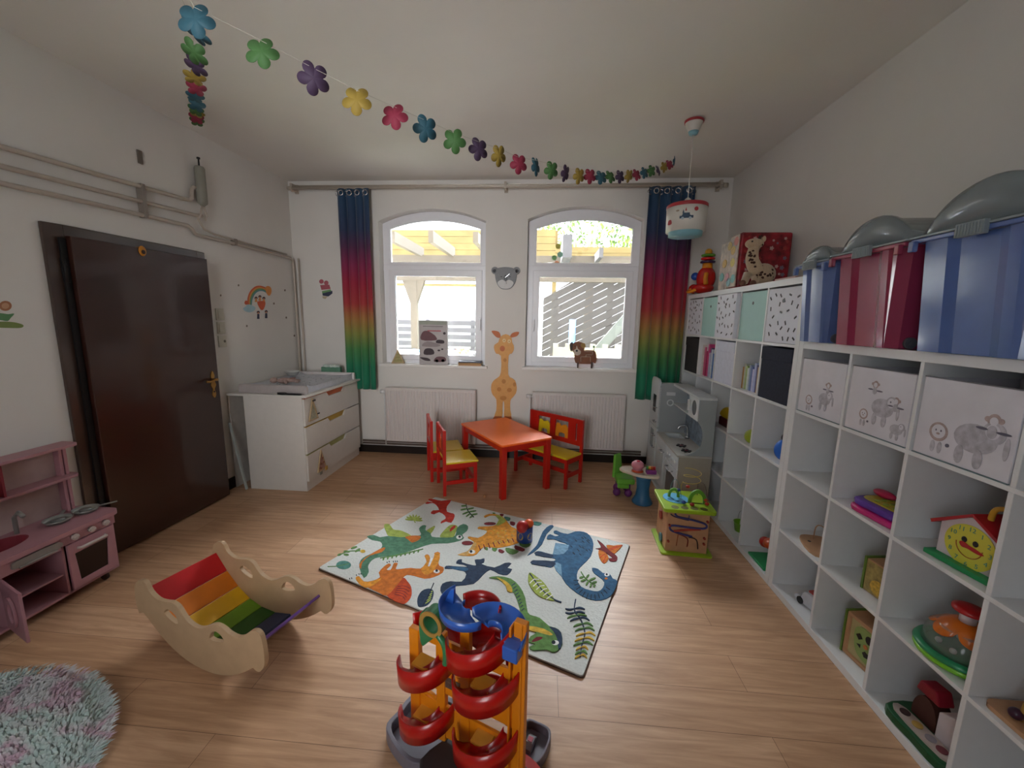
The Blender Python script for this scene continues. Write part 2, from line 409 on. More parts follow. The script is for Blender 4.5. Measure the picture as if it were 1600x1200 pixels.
outtoy(705, 549, .05, '#b7a4dc', 'toy_lump', 'lilac toy on the outdoor table just right of the picture box', (1.3, 1, .6))
outtoy(648, 549, .06, '#4a90d8', 'toy_bowl', 'blue toy on the outdoor table left of the picture box', (1.6, 1, .4))
# slanted slat screen behind the right window
YS = 4.9
sc_ = thing('slat_screen', 'dark grey screen of slanting slats with bright gaps behind the right window', 'screen', (0, 0, 0))
x0 = at(848, 500, 1, YS).x; x1 = 2.2; z0 = 0.2; z1 = b.z+.05
g = G(); pitch = .118; k = -14
ang = math.radians(28); dx, dz = math.cos(ang), math.sin(ang); nx, nz_ = -dz, dx
def clip(poly, f):
    out = []
    for i in range(len(poly)):
        A, B = poly[i-1], poly[i]; fa, fb = f(A), f(B)
        if (fa >= 0) != (fb >= 0):
            t_ = fa/(fa-fb); out.append((A[0]+(B[0]-A[0])*t_, A[1]+(B[1]-A[1])*t_))
        if fb >= 0: out.append(B)
    return out
ox, oz = x0, 1.0
for k in range(-26, 24):
    cx, cz = ox + nx*k*pitch, oz + nz_*k*pitch
    wdt = pitch - .005
    poly = [(cx-5*dx, cz-5*dz), (cx+5*dx, cz+5*dz), (cx+5*dx+nx*wdt, cz+5*dz+nz_*wdt), (cx-5*dx+nx*wdt, cz-5*dz+nz_*wdt)]
    for f in (lambda p: p[0]-x0, lambda p: x1-p[0], lambda p: p[1]-z0, lambda p: z1-p[1], lambda p: (p[0]-x0)*0.62+1.93-p[1]+ .25*0): 
        if poly: poly = clip(poly, f)
    if len(poly) > 2: g.prism(poly, YS, YS+.02, 'xz')
obj('slat_panel', g, M_dslat, sc_)
for uu in (868, 952): 
    px_ = at(uu, 500, 1, YS).x; obj('screen_post', G().box(px_-.05, px_+.05, YS+.021, YS+.09, -.05, z1-.3 if uu < 900 else z1), M_dslat, sc_)
# ramp board, cream castle wall, blue tube
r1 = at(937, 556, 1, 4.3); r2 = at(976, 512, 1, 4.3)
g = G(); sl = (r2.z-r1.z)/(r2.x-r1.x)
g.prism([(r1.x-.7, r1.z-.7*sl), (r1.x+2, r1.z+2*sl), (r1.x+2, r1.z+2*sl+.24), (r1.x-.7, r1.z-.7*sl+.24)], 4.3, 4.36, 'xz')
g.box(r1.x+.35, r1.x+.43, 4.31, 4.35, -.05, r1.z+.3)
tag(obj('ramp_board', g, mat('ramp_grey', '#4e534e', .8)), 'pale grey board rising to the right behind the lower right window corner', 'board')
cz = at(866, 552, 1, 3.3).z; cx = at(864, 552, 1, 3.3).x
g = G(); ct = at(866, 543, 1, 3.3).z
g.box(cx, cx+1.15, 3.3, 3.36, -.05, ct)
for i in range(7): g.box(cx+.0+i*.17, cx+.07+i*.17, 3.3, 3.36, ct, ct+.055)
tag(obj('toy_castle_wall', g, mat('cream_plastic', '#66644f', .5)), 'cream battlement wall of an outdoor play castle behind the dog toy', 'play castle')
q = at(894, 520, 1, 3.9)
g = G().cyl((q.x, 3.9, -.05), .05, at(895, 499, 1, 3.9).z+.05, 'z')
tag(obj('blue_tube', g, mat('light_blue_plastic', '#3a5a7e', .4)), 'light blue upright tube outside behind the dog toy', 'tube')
# leafy tree behind the board wall
def tree(x, y, z, R, label):
    t = thing('leafy_tree', label, 'tree', (x, y, -.05))
    tk = G(); tk.tube([(0, 0, 0), (.05, 0, z*.5), (0, .1, z)], .12, rr=[.16, .13, .08])
    obj('trunk', tk, mat('bark', '#6b5a49', .9, noise=.3), t)
    lf = G(); rnd = random.Random(int(x*10)+5)
    for i in range(2600):
        a_ = rnd.uniform(0, 2*PI); b_ = rnd.uniform(-1, 1); rr_ = R*rnd.uniform(.55, 1)**.6
        c = Vector((rr_*math.cos(a_)*math.sqrt(1-b_*b_), rr_*.8*math.sin(a_)*math.sqrt(1-b_*b_), z + rr_*.75*b_))
        s_ = rnd.uniform(.05, .10); M_ = TR(c.x, c.y, c.z, rnd.uniform(0, 6), rnd.uniform(0, 6), rnd.uniform(0, 6))
        lf.add([(-s_, 0, 0), (0, -s_*.5, 0), (s_, 0, 0), (0, s_*.5, 0)], [(0, 1, 2, 3)], i % 3, M_)
    obj('foliage', lf, [mat('leaf_a', '#647c3e', .6), mat('leaf_b', '#8a9a52', .6), mat('leaf_c', '#4a6336', .6)], t)
tree(-.1, 10.5, 4.4, 2.0, 'pale green leafy tree above the board wall behind the right window')

# ------------------------------------------------------------------ the two cube shelves
SW = .019
def cube_shelf(name, label, n, y_start, outer, group):
    """n x n open shelf, front face x=0, spreading from y_start (far end) towards -y"""
    size = .038*2 + n*outer + (n-1)*.016
    t = thing(name, label, 'shelf', (0, y_start, 0), 0, group)
    D = .388
    f = G(); f.box(0, D, -.038, 0, .0, size); f.box(0, D, -size, -size+.038, 0, size)
    f.box(0, D, -size+.038, -.038, 0, .038); f.box(0, D, -size+.038, -.038, size-.038, size)
    obj('frame', f, M_white, t, bev=.0015)
    for k in range(1, n):
        z = .038 + outer*k + .016*(k-1)
        obj('shelf_board', G().box(.002, D-.004, -size+.038, -.038, z, z+.016), M_white, t, bev=.001)
    for r in range(n):
        zb = .038 + r*(outer+.016)
        for k in range(1, n):
            y = -(.038 + outer*k + .016*(k-1))
            obj('divider', G().box(.002, D-.004, y-.016, y, zb, zb+outer), M_white, t, bev=.001)
    return t
C5, C4 = (1.82-.076-.064)/5, .3365
cube_shelf('cube_shelf', 'tall white cube shelf of twenty-five compartments standing by the window wall', 5, 1.82, C5, None)
cube_shelf('cube_shelf', 'lower white cube shelf of sixteen compartments with lidded bins on top', 4, -.001, C4, None)
def cell5(c, r):   # column from the window, row from the floor -> (y_far, y_near, z)
    yf = 1.82 - (.038 + c*(C5+.016)); return yf, yf-C5, .038 + r*(C5+.016)
def cell4(c, r):
    yf = -.001 - (.038 + c*(C4+.016)); return yf, yf-C4, .038 + r*(C4+.016)

# storage boxes in compartments
def dash_front(g, yf, yn, z0, z1, x, m, n=26, seed=1):
    rnd = random.Random(seed)
    pts = []
    for i in range(200):
        y = rnd.uniform(yn+.02, yf-.02); z = rnd.uniform(z0+.02, z1-.02)
        if all((y-a)**2+(z-b)**2 > .0022 for a, b in pts): pts.append((y, z))
    for y, z in pts[:60]:
        a_ = rnd.uniform(.2, 2.9); L_ = .013; W_ = .0055
        d = (math.cos(a_)*L_, math.sin(a_)*L_); nn = (-math.sin(a_)*W_, math.cos(a_)*W_)
        g.prism([(y-d[0]-nn[0], z-d[1]-nn[1]), (y+d[0]-nn[0], z+d[1]-nn[1]), (y+d[0]+nn[0], z+d[1]+nn[1]), (y-d[0]+nn[0], z-d[1]+nn[1])], x-.0008, x, 'yz', m)
M_card = mat('white_card', '#e2e4ee', .6, noise=.02); M_mint = mat('mint_card', '#a9d3cd', .6, noise=.02)
M_ink = mat('ink', '#1c1c24', .6)
M_navy = mat('navy_fabric', '#23283a', .9, noise=.15, scale=60, bump=.2)
M_bfab = mat('black_fabric', '#221e20', .9, noise=.15, scale=60, bump=.2)
M_wfab = mat('white_fabric', '#d8dcec', .9, noise=.04, scale=30, bump=.3)
def card_box(c, r, kind, label, x=.004, dy=0, seed=1, group=None, w=.325, h=.325):
    yf, yn, z = cell5(c, r); yc = (yf+yn)/2+dy; y0, y1 = yc-w/2, yc+w/2
    t = thing('storage_box', label, 'box', (0, 0, 0), 0, group)
    g = G(); th = .003
    M_ = {'dash': M_card, 'mint': M_mint, 'navy': M_navy, 'black': M_bfab, 'white': M_wfab}[kind]
    g.box(x, x+th, y0, y1, z+.002, z+h); g.box(x+.32-th, x+.32, y0, y1, z+.002, z+h)
    g.box(x+th, x+.32-th, y0, y0+th, z+.002, z+h); g.box(x+th, x+.32-th, y1-th, y1, z+.002, z+h); g.box(x+th, x+.32-th, y0+th, y1-th, z+.002, z+.005)
    if kind == 'dash': dash_front(g, y1, y0, z, z+h, x, 1, seed=seed)
    obj('body', g, [M_, M_ink], t, bev=.0015)
    if kind in ('dash', 'mint'):
        obj('grip_hole', G().cyl((x-.0012, yc-.0, z+h-.075), .011, .0012, 'x', 14, 0), M_black, t)
    else:
        lip = G(); lip.box(x-.006, x-.0002, y0, y1, z+h-.078, z+h); obj('fabric_flap', lip, M_, t, bev=.003)
    return t
card_box(0, 4, 'dash', 'white box with small black dashes, in the top compartment nearest the curtain', seed=2)
card_box(1, 4, 'mint', 'mint green box right of the narrow dashed one by the curtain')
card_box(2, 4, 'dash', 'white dashed box below the floral suitcase, standing out from its compartment', x=-.022, dy=.0, seed=3, h=.33)
card_box(3, 4, 'mint', 'mint green box right beneath the spotted plush giraffe')
card_box(4, 4, 'dash', 'white dashed box beside the smallest blue bin', seed=5)
card_box(0, 3, 'black', 'near black fabric box in the second row, left of the upright books')
card_box(2, 3, 'white', 'plain white fabric box between the two compartments of books')
card_box(4, 3, 'navy', 'dark navy fabric box in the second row beside the lower shelf')
# books
def book(x0, y, z, d, th, h, col, label, group, lean=0):
    t = thing('book', label, 'book', (x0, y, z), 0, group)
    T = TR(rx=lean)
    c = G(); c.box(0, d, -th, -th+.0015, 0, h, T=T); c.box(0, d, -.0015, 0, 0, h, T=T); c.box(0, .002, -th+.0015, -.0015, 0, h, T=T)
    obj('cover', c, mat('book_' + col, col, .5, noise=.1, scale=40), t)
    obj('pages', G().box(.002, d-.004, -th+.0016, -.0016, .003, h-.003, T=T), mat('paper', '#e6e0d2', .9), t)
yf, yn, z = cell5(1, 3)
cols = ['#d8cfc8', '#c2557a', '#d4c8cc', '#a8325c', '#c9417e', '#5e4a72', '#b9b4c8', '#cfd6dc', '#8fa4c8', '#4a72ae', '#c8a0a8', '#93402f', '#c7506a']
hs = [.27, .25, .29, .22, .28, .25, .21, .24, .19, .21, .18, .20, .17]
names = ['cream', 'rose', 'off white', 'dark pink', 'magenta', 'plum', 'pale lilac', 'pale grey', 'soft blue', 'blue', 'dusty pink', 'rust brown', 'crimson']
y = yf-.012
for i, (c_, h_, nm) in enumerate(zip(cols, hs, names)):
    th = .018 + .006*((i*7) % 3); book(.03+.01*(i % 3), y, z+.0005, .2, th, h_, c_, 'upright %s book among the picture books right of the near black box' % nm, 'picture books in the second shelf row'); y -= th+.0012
yf, yn, z = cell5(3, 3)
cols = ['#b8863c', '#c8d0b8', '#9fb86a', '#cdd6cf', '#8ea0b8', '#5a6ea8', '#c9c4e0', '#a8b2da', '#55507e', '#cfa850']
names = ['ochre', 'pale green', 'leaf green', 'white', 'slate grey', 'deep blue', 'lilac', 'periwinkle', 'indigo', 'golden yellow']
y = yf-.03
for i, (c_, nm) in enumerate(zip(cols, names)):
    th = .019+.006*(i % 2); book(.05, y, z+.0005, .15, th, .155+.012*((i*5) % 3)+(.02 if i > 6 else 0), c_, 'short %s book in the row left of the navy box' % nm, 'small books left of the navy box'); y -= th+.0012

# printed fabric cubes in the lower shelf
M_print = mat('satin_fabric', '#dcdae2', .35, noise=.08, scale=6, bump=.5, sheen=.3)
M_sk1 = mat('print_grey', '#bab7c0', .6, noise=.2, scale=50); M_sk2 = mat('print_brown', '#b09c9a', .6, noise=.2, scale=50); M_sk3 = mat('print_dark', '#6a6676', .6)
def sk(g, yc, zc, x, s, shapes):
    for k, (a_, b_, r1_, r2_, m) in enumerate(shapes):
        pts = circ(yc + a_*s, zc + b_*s, r1_*s, 20, r2_*s)
        g.prism(pts, x-.0006-.0002*k, x-.0001, 'yz', m)
LION = [(0, 0, .26, .26, 1), (0, .01, .19, .19, 0), (-.07, .04, .02, .03, 2), (.07, .04, .02, .03, 2), (0, -.05, .05, .03, 1), (-.1, -.42, .06, .16, 3), (.1, -.42, .06, .16, 3), (.3, -.3, .05, .05, 2)]
ELE = [(0, 0, .42, .30, 3), (.32, .2, .22, .22, 3), (.3, .22, .13, .15, 0), (.28, .25, .025, .03, 2), (.58, -.05, .05, .22, 3), (-.25, -.4, .09, .2, 3), (.12, -.4, .09, .2, 3)]
MONK = [(0, 0, .13, .15, 1), (-.13, .02, .06, .06, 1), (.13, .02, .06, .06, 1), (0, -.01, .08, .09, 0), (0, -.24, .1, .14, 3), (-.2, -.2, .12, .03, 2), (.22, -.22, .14, .03, 2)]
def print_cube(c, label, lay, h=.285, dy=0, w=.318):
    yf, yn, z = cell4(c, 3); yc = (yf+yn)/2+dy; t = thing('fabric_cube', label, 'box', (0, 0, 0), 0, 'animal print cubes in the top row of the lower shelf')
    x = .006
    g = G(); y0, y1 = yc-w/2, yc+w/2
    g.box(x, x+.003, y0, y1, z+.004, z+h); g.box(x+.317, x+.32, y0, y1, z+.004, z+h); g.box(x+.003, x+.317, y0, y0+.003, z+.004, z+h); g.box(x+.003, x+.317, y1-.003, y1, z+.004, z+h); g.box(x+.003, x+.317, y0+.003, y1-.003, z+.004, z+.008)
    obj('fabric_body', g, M_print, t, bev=.002)
    pr = G()
    for shp, a_, b_, s_ in lay: sk(pr, yc - a_, z + b_, x, s_, [(-p[0],) + p[1:] for p in shp])
    obj('animal_print', pr, [M_print, M_sk2, M_sk3, M_sk1], t)
    rim = G(); rim.box(x-.001, x+.004, y0-.001, y1+.001, z+h, z+h+.004); obj('rim_piping', rim, mat('piping_grey', '#77747c', .6), t)
    rim = G(); rim.box(x-.004, x+.006, y0, y1, z+.0005, z+.0035); obj('base_piping', rim, mat('piping_teal', '#6f8388', .6), t)
print_cube(0, 'animal print cube nearest the navy box, with a small lion low on its left', [(LION, -.075, .075, .1), (ELE, .04, .10, .1), (MONK, .055, .17, .11)])
print_cube(1, 'middle animal print cube, below the pink bin, with giraffe, elephant and monkey', [(MONK, -.02, .22, .11), (ELE, .03, .13, .13), (MONK, .09, .17, .11), (LION, -.06, .085, .09), (ELE, .11, .06, .07)])
print_cube(2, 'largest seen animal print cube, below the big blue bin, with lion and hippo', [(LION, -.075, .10, .13), (ELE, .045, .11, .16), (MONK, .09, .18, .15)])

# ------------------------------------------------------------------ lidded bins on the lower shelf
M_lid = mat('frosted_lid', '#8f9a9e', .12, noise=.03, alpha=.62, coat=.4)
def bin_(name, y1, y0, h, col, label):
    """y1 far end, y0 near end; long side runs to the wall"""
    t = thing('storage_bin', label, 'bin', (0, 0, 1.4701))
    Mb = mat(name, col, .16, noise=.03, alpha=.9, coat=.5)
    L_ = .40; x0 = -.06; w = y1-y0; yc = (y0+y1)/2
    def outline(ins, fl=0):
        # rectangle with fluted short front and sides
        hx0, hx1, a_, b_ = x0+ins, x0+L_-ins, y0+ins, y1-ins; c = .03
        f1 = .012
        wv = [(hx0, b_-c), (hx0, b_-w*.26), (hx0+f1, b_-w*.34), (hx0+f1, b_-w*.62), (hx0, b_-w*.70), (hx0, b_-w*.78), (hx0+f1*.5, b_-w*.82), (hx0, a_+c)]
        nr = [(hx0+c, a_), (hx0+L_*.45, a_), (hx0+L_*.48, a_+.006), (hx0+L_*.8, a_+.006), (hx0+L_*.83, a_), (hx1-c, a_), (hx1, a_+c)]
        fr = [(hx1, b_-c), (hx1-c, b_), (hx0+c, b_)]
        return wv + nr + fr
    g = G(); lo = outline(.022); up = outline(.004); n = len(lo)
    vs = [(a_, b_, .004) for a_, b_ in lo] + [(a_, b_, h) for a_, b_ in up]
    g.add(vs, [list(range(n))[::-1]]); g.add(vs, [(i, (i+1) % n, n+(i+1) % n, n+i) for i in range(n)])
    obj('tub', g, Mb, t, solid=.003)
    r = G(); r.ring([(x0-.012, y0-.012), (x0+L_+.008, y0-.012), (x0+L_+.008, y1+.012), (x0-.012, y1+.012)], [(x0+.012, y0+.012), (x0+L_-.014, y0+.012), (x0+L_-.014, y1-.012), (x0+.012, y1-.012)], h, h+.016, 'xy')
    obj('rim', r, Mb, t, bev=.004)
    for s_ in (y0-.004, y1-.02):
        hd = G().box(x0-.026, x0-.008, s_+ (0 if s_ > y0 else 0), s_+.024, h-.03, h+.008); obj('rim_lug', hd, Mb, t, bev=.004)
    # domed lid: barrel vault running front to back
    rise = w*.36; N = 18; Rr = ((w/2)**2 + rise**2)/(2*rise); aa = math.asin(min(1, (w/2)/Rr))
    prof = [(yc + Rr*math.sin(-aa + 2*aa*i/N)*.97, h+.016 + Rr*math.cos(-aa+2*aa*i/N) - (Rr-rise)) for i in range(N+1)]
    d = G(); n = N+1; xa, xb = x0+.005, x0+L_-.01
    xs = [xa, xa+.003, xa+.008, xa+.016, xa+.03, xa+.036, xb-.02, xb]; sc_z = [.02, .75, .96, 1, 1, .92, .93, .6]
    vs = []
    for X, sz in zip(xs, sc_z): vs += [(X, yc+(yy-yc)*(1 if sz > .5 else 1), h+.016+(zz-h-.016)*sz) for yy, zz in prof]
    fs = [(j*n+i, j*n+i+1, (j+1)*n+i+1, (j+1)*n+i) for j in range(len(xs)-1) for i in range(N)]
    d.add(vs, fs, 0, None, True); obj('domed_lid', d, M_lid, t, solid=.002)
    lr = G(); lr.ring([(x0-.016, y0-.016), (x0+L_+.010, y0-.016), (x0+L_+.010, y1+.016), (x0-.016, y1+.016)], [(x0+.01, y0+.01), (x0+L_-.012, y0+.01), (x0+L_-.012, y1-.01), (x0+.01, y1-.01)], h+.0165, h+.024, 'xy')
    obj('lid_rim', lr, mat('lid_grey', '#9aa7ad', .3), t, bev=.003)
    cl = G(); cl.box(x0-.028, x0-.012, yc-.045, yc+.045, h-.012, h+.03)
    for i in range(9): cl.box(x0-.031, x0-.028, yc-.042+i*.0095, yc-.037+i*.0095, h-.010, h+.026)
    obj('latch', cl, mat('latch_grey', '#8d989c', .45), t, bev=.003)
    wh = G(); wh.cyl((x0+.085, y0+.008, .026), .022, .014, 'y', 16); wh.cyl((x0+.085, y0+.005, .026), .009, .003, 'y', 10)
    obj('wheel', wh, mat('wheel_grey', '#55555c', .5), t)
    return t
bin_('bin_blue_a', -.014, -.25, .375, '#647cb4', 'smaller seen blue bin with domed lid, left of the pink bin')
bin_('bin_pink', -.285, -.655, .385, '#a03c5a', 'pink red bin with domed grey lid between two blue bins')
bin_('bin_blue_b', -.700, -1.12, .385, '#5a74b0', 'largest blue bin with domed lid at the right edge of the picture')
# ------------------------------------------------------------------ radiators
M_rad = mat('radiator_enamel', '#d6cfcc', .35, noise=.02)
def radiator(x0, x1, label, vx):
    t = thing('radiator', label, 'radiator', ((x0+x1)/2, YB-.11, 0), 0, None)
    w = (x1-x0)/2; g = G(); n = 30; z0, z1 = .175, .775
    pts = []
    for i in range(n):
        a_ = -w + 2*w*i/n; p = 2*w/n
        pts += [(a_+.1*p, .0), (a_+.28*p, -.006), (a_+.72*p, -.006), (a_+.9*p, .0)]
    pts += [(w, 0), (w, .02), (-w, .02)]
    g.prism(pts, z0+.02, z1-.02, 'xy')
    g.box(-w, w, -.002, .02, z1-.0201, z1); g.box(-w, w, -.002, .02, z0, z0+.0201)
    obj('front_panel', g, M_rad, t)
    obj('top_grille', G().box(-w-.002, w+.002, -.006, .075, z1, z1+.010), M_rad, t, bev=.002)
    obj('back_panel', G().box(-w, w, .055, .072, z0, z1-.002), M_rad, t)
    for s in (-1, 1): obj('side_cover', G().box(s*w-.003, s*w+.003, -.004, .072, z0, z1), M_rad, t)
    for s in (-1, 1): obj('bracket', G().box(s*w*.8-.015, s*w*.8+.015, .072, .109, .25, .7), M_rad, t)
    v = G(); v.cyl((-w-.07, .03, .735), .022, .055, 'x', 14); v.cyl((-w-.015, .03, .735), .012, .02, 'x', 10); v.tube([(-w-.028, .03, .735), (-w-.028, .035, .5), (-w-.028, .04, .12)], .007)
    obj('thermostat_valve', v, mat('valve_white', '#dcdcdc', .3), t)
    return t
radiator(-3.135, -2.13, 'white ribbed panel radiator beneath the left window', 0)
radiator(-1.50, -.515, 'white ribbed panel radiator beneath the right window', 0)
g = G()
for z, r_ in ((.115, .011), (.145, .011)):
    g.tube([(-3.45, YB-.035, z), (-1.8, YB-.035, z), (-.3, YB-.035, z)], r_)
for x in (-2.25, -.53): g.tube([(x, YB-.035, .145), (x, YB-.06, .2)], .008)
tag(obj('heating_pipes', g, mat('pipe_dirty', '#6e5f56', .5, noise=.2)), 'pair of dull heating pipes running along the dark skirting below the radiators', 'pipes')

# ------------------------------------------------------------------ curtain rail and curtains
M_rail = mat('rail_cream', '#b5aa9c', .4, noise=.04)
t = thing('curtain_rail', 'long cream double curtain rail across the top of the window wall', 'curtain rail', (0, YB-.05, 2.87))
g = G(); g.cyl((-4.10, -.05, 0), .013, 4.4, 'x', 12); obj('front_rod', g, M_rail, t)
g = G(); g.cyl((-4.10, .0, .03), .013, 4.4, 'x', 12); obj('rear_rod', g, M_rail, t)
for x in (-4.08, -1.83, .26):
    b_ = G(); b_.box(x-.012, x+.012, -.062, .049, -.016, .048); b_.box(x-.02, x+.02, .035, .0495, -.03, .06); b_.sph((x, -.05, -.022), .012)
    obj('bracket', b_, M_rail, t, bev=.002)
for x in (-4.10, .30): obj('finial', G().cyl((x-.02, -.05, 0), .022, .04, 'x', 14), M_rail, t)

def curtain_mat():
    m = bpy.data.materials.new('rainbow_fabric'); m.use_nodes = True
    n = m.node_tree.nodes; l = m.node_tree.links; p = n['Principled BSDF']
    tx = n.new('ShaderNodeTexCoord'); se = n.new('ShaderNodeSeparateXYZ'); r = n.new('ShaderNodeValToRGB')
    l.new(tx.outputs['Object'], se.inputs[0])
    mr = n.new('ShaderNodeMapRange'); mr.inputs['From Min'].default_value = 0; mr.inputs['From Max'].default_value = 2.12
    l.new(se.outputs['Z'], mr.inputs[0]); l.new(mr.outputs[0], r.inputs[0])
    st = [(0, '#0f7f60'), (.12, '#14805a'), (.21, '#4a8a4c'), (.29, '#8f9448'), (.36, '#b08044'), (.44, '#b03438'), (.54, '#a51a3c'), (.63, '#8a1c50'), (.72, '#52244e'), (.80, '#26365a'), (1, '#1e4a6c')]
    e = r.color_ramp.elements
    e[0].position, e[0].color = st[0][0], lin(st[0][1]); e[1].position, e[1].color = st[-1][0], lin(st[-1][1])
    for a_, c_ in st[1:-1]: q = e.new(a_); q.color = lin(c_)
    l.new(r.outputs[0], p.inputs['Base Color']); p.inputs['Roughness'].default_value = .7; p.inputs['Sheen Weight'].default_value = .3
    tl = n.new('ShaderNodeBsdfTranslucent'); l.new(r.outputs[0], tl.inputs[0]); mx = n.new('ShaderNodeMixShader'); mx.inputs[0].default_value = .15
    l.new(p.outputs[0], mx.inputs[1]); l.new(tl.outputs[0], mx.inputs[2]); l.new(mx.outputs[0], n['Material Output'].inputs[0])
    return m
M_cur = curtain_mat()
def curtain(x0, x1, zb, label, folds, amp, seed):
    t = thing('curtain', label, 'curtain', (0, YB-.105, zb))
    H = 2.86-zb; rnd = random.Random(seed); ph = rnd.uniform(0, 6)
    def fn(u, v):
        z = v*H; am = amp*(1.0-.15*v)
        x = x0 + (x1-x0)*u + .004*math.sin(9*u+ph)
        y = am*math.sin(2*PI*folds*u + .5*math.sin(3*u+ph)+.25*(1-v)) + .006*math.sin(5*v+7*u)
        return (x + .012*math.cos(2*PI*folds*u)*(1), y, z)
    obj('cloth', G().grid(fn, 90, 24), M_cur, t, solid=.002)
    k = int(folds*2)
    for i in range(k):
        u = (i+.5)/k; x = x0+(x1-x0)*u; yy = fn(u, .97)[1]
        e = G(); e.tube([(x+.024*math.cos(2*PI*j/16), yy-.008, H-.045+.024*math.sin(2*PI*j/16)) for j in range(16)], .005, 6, closed=True)
        obj('eyelet', e, mat('eyelet', '#c9c4c4', .25, metal=.7), t)
    return t
curtain(-3.60, -3.25, .76, 'rainbow coloured curtain hanging left of the left window', 4, .020, 3)
curtain(-.43, .03, .745, 'rainbow coloured curtain hanging right of the right window', 4.5, .026, 5)

# ------------------------------------------------------------------ pipes on the left wall
M_pipe = mat('pipe_paint', '#b8aca0', .4, noise=.04)
X = XL
def P(y, z, off=.03): return (X+off, y, z)
g = G().tube([P(-2.2, 2.30), P(.0, 2.385), P(.68, 2.415), P(.74, 2.42), P(.765, 2.44), P(.77, 2.50), P(.79, 2.53), P(.83, 2.53)], .014)
tag(obj('pipe', g, M_pipe), 'uppermost of the three cream pipes on the left wall, hooking up beside the grey tank', 'pipe')
g = G().tube([P(-2.2, 2.20), P(.0, 2.29), P(.78, 2.32), P(.84, 2.33)], .014)
tag(obj('pipe', g, M_pipe), 'middle of the three cream pipes on the left wall', 'pipe')
g = G().tube([P(-2.2, 2.12), P(.0, 2.205), P(.70, 2.225), P(.73, 2.21), P(.76, 2.175), P(.80, 2.17), P(1.2, 2.175), P(1.96, 2.165), P(1.995, 2.15), P(2.005, 2.10), P(2.005, 1.2), P(2.005, .15)], .014)
tag(obj('pipe', g, M_pipe), 'lowest cream pipe, running past the door and down the window corner', 'pipe')
g = G().tube([P(.80, 2.30), P(.85, 2.23), P(.95, 2.21), P(1.2, 2.205), P(1.9, 2.195)], .008)
g.tube([(X+.075, YB-.02, 2.17), (X+.075, YB-.02, .15)], .010)
tag(obj('thin_pipe', g, M_pipe), 'thin cream pipe above the bend, ending in the window corner', 'pipe')
for y_, z_ in ((.36, 2.31), (1.17, 2.185)):
    g = G(); g.box(X+.001, X+.05, y_-.012, y_+.012, z_-(.11 if y_ < 1 else .025), z_+(.11 if y_ < 1 else .03))
    tag(obj('pipe_clamp', g, mat('clamp_grey', '#8c8178', .5), bev=.003), 'clamp holding the %s' % ('three pipes together above the door' if y_ < 1 else 'single pipe right of the door'), 'clamp')
t = thing('air_vessel', 'small grey upright tank with a bleed screw above the pipes on the left wall', 'tank', (X+.05, .84, 0))
obj('tank', G().lathe([(.012, 2.40), (.034, 2.42), (.036, 2.44), (.036, 2.68), (.03, 2.695), (.01, 2.70)], 20), mat('vessel_grey', '#8d8b81', .45, noise=.05), t)
g = G().cyl((0, 0, 2.70), .006, .05); g.cyl((0, 0, 2.75), .012, .012); obj('bleed_screw', g, M_black, t)
for s in (-1, 1): obj('leg', G().tube([(0, s*.008, 2.40), (0, s*.03, 2.33), (-.02, s*.035, 2.30)], .007), M_pipe, t)
tag(obj('wall_bracket', G().box(X+.001, X+.012, .385, .415, 2.56, 2.645), mat('old_iron', '#6e655c', .6)), 'small dull metal strip fixed high on the left wall', 'bracket')
# switches beside the door
for k, (z_, lab) in enumerate(((1.555, 'uppermost of the pale wall switches beside the door'), (1.44, 'middle pale wall switch beside the door'), (1.325, 'lower pale socket with a dark hole beside the door'))):
    t = thing('wall_switch', lab, 'switch', (X, .955, z_))
    obj('plate', G().box(.001, .012, -.042, .042, -.05, .05), mat('switch_cream', '#c9c6b8', .35), t, bev=.003)
    if k < 2: obj('rocker', G().box(.012, .018, -.028, .028, -.035, .035), mat('switch_cream'), t, bev=.002)
    else: obj('socket_hole', G().cyl((.012, .02, 0), .012, .002, 'x', 14), mat('socket_grey', '#6b665c', .5), t)

# ------------------------------------------------------------------ wall stickers (flat in the photo)
def px_poly(g, pts, axis, val, m=0, th=.0008, sgn=1, sp=0):
    if sp: pts = spline(pts, sp)
    P3 = [at(u, v, axis, val) for u, v in pts]
    n = len(P3); off = Vector((0, 0, 0)); off[axis] = th*sgn
    vs = [tuple(p) for p in P3] + [tuple(p+off) for p in P3]
    g.add(vs, [list(range(n)), list(range(n, 2*n))[::-1]] + [(i, (i+1) % n, n+(i+1) % n, n+i) for i in range(n)], m)
def cz(pts, ox, oy, s): return [(ox + x/s, oy + y/s) for x, y in pts]
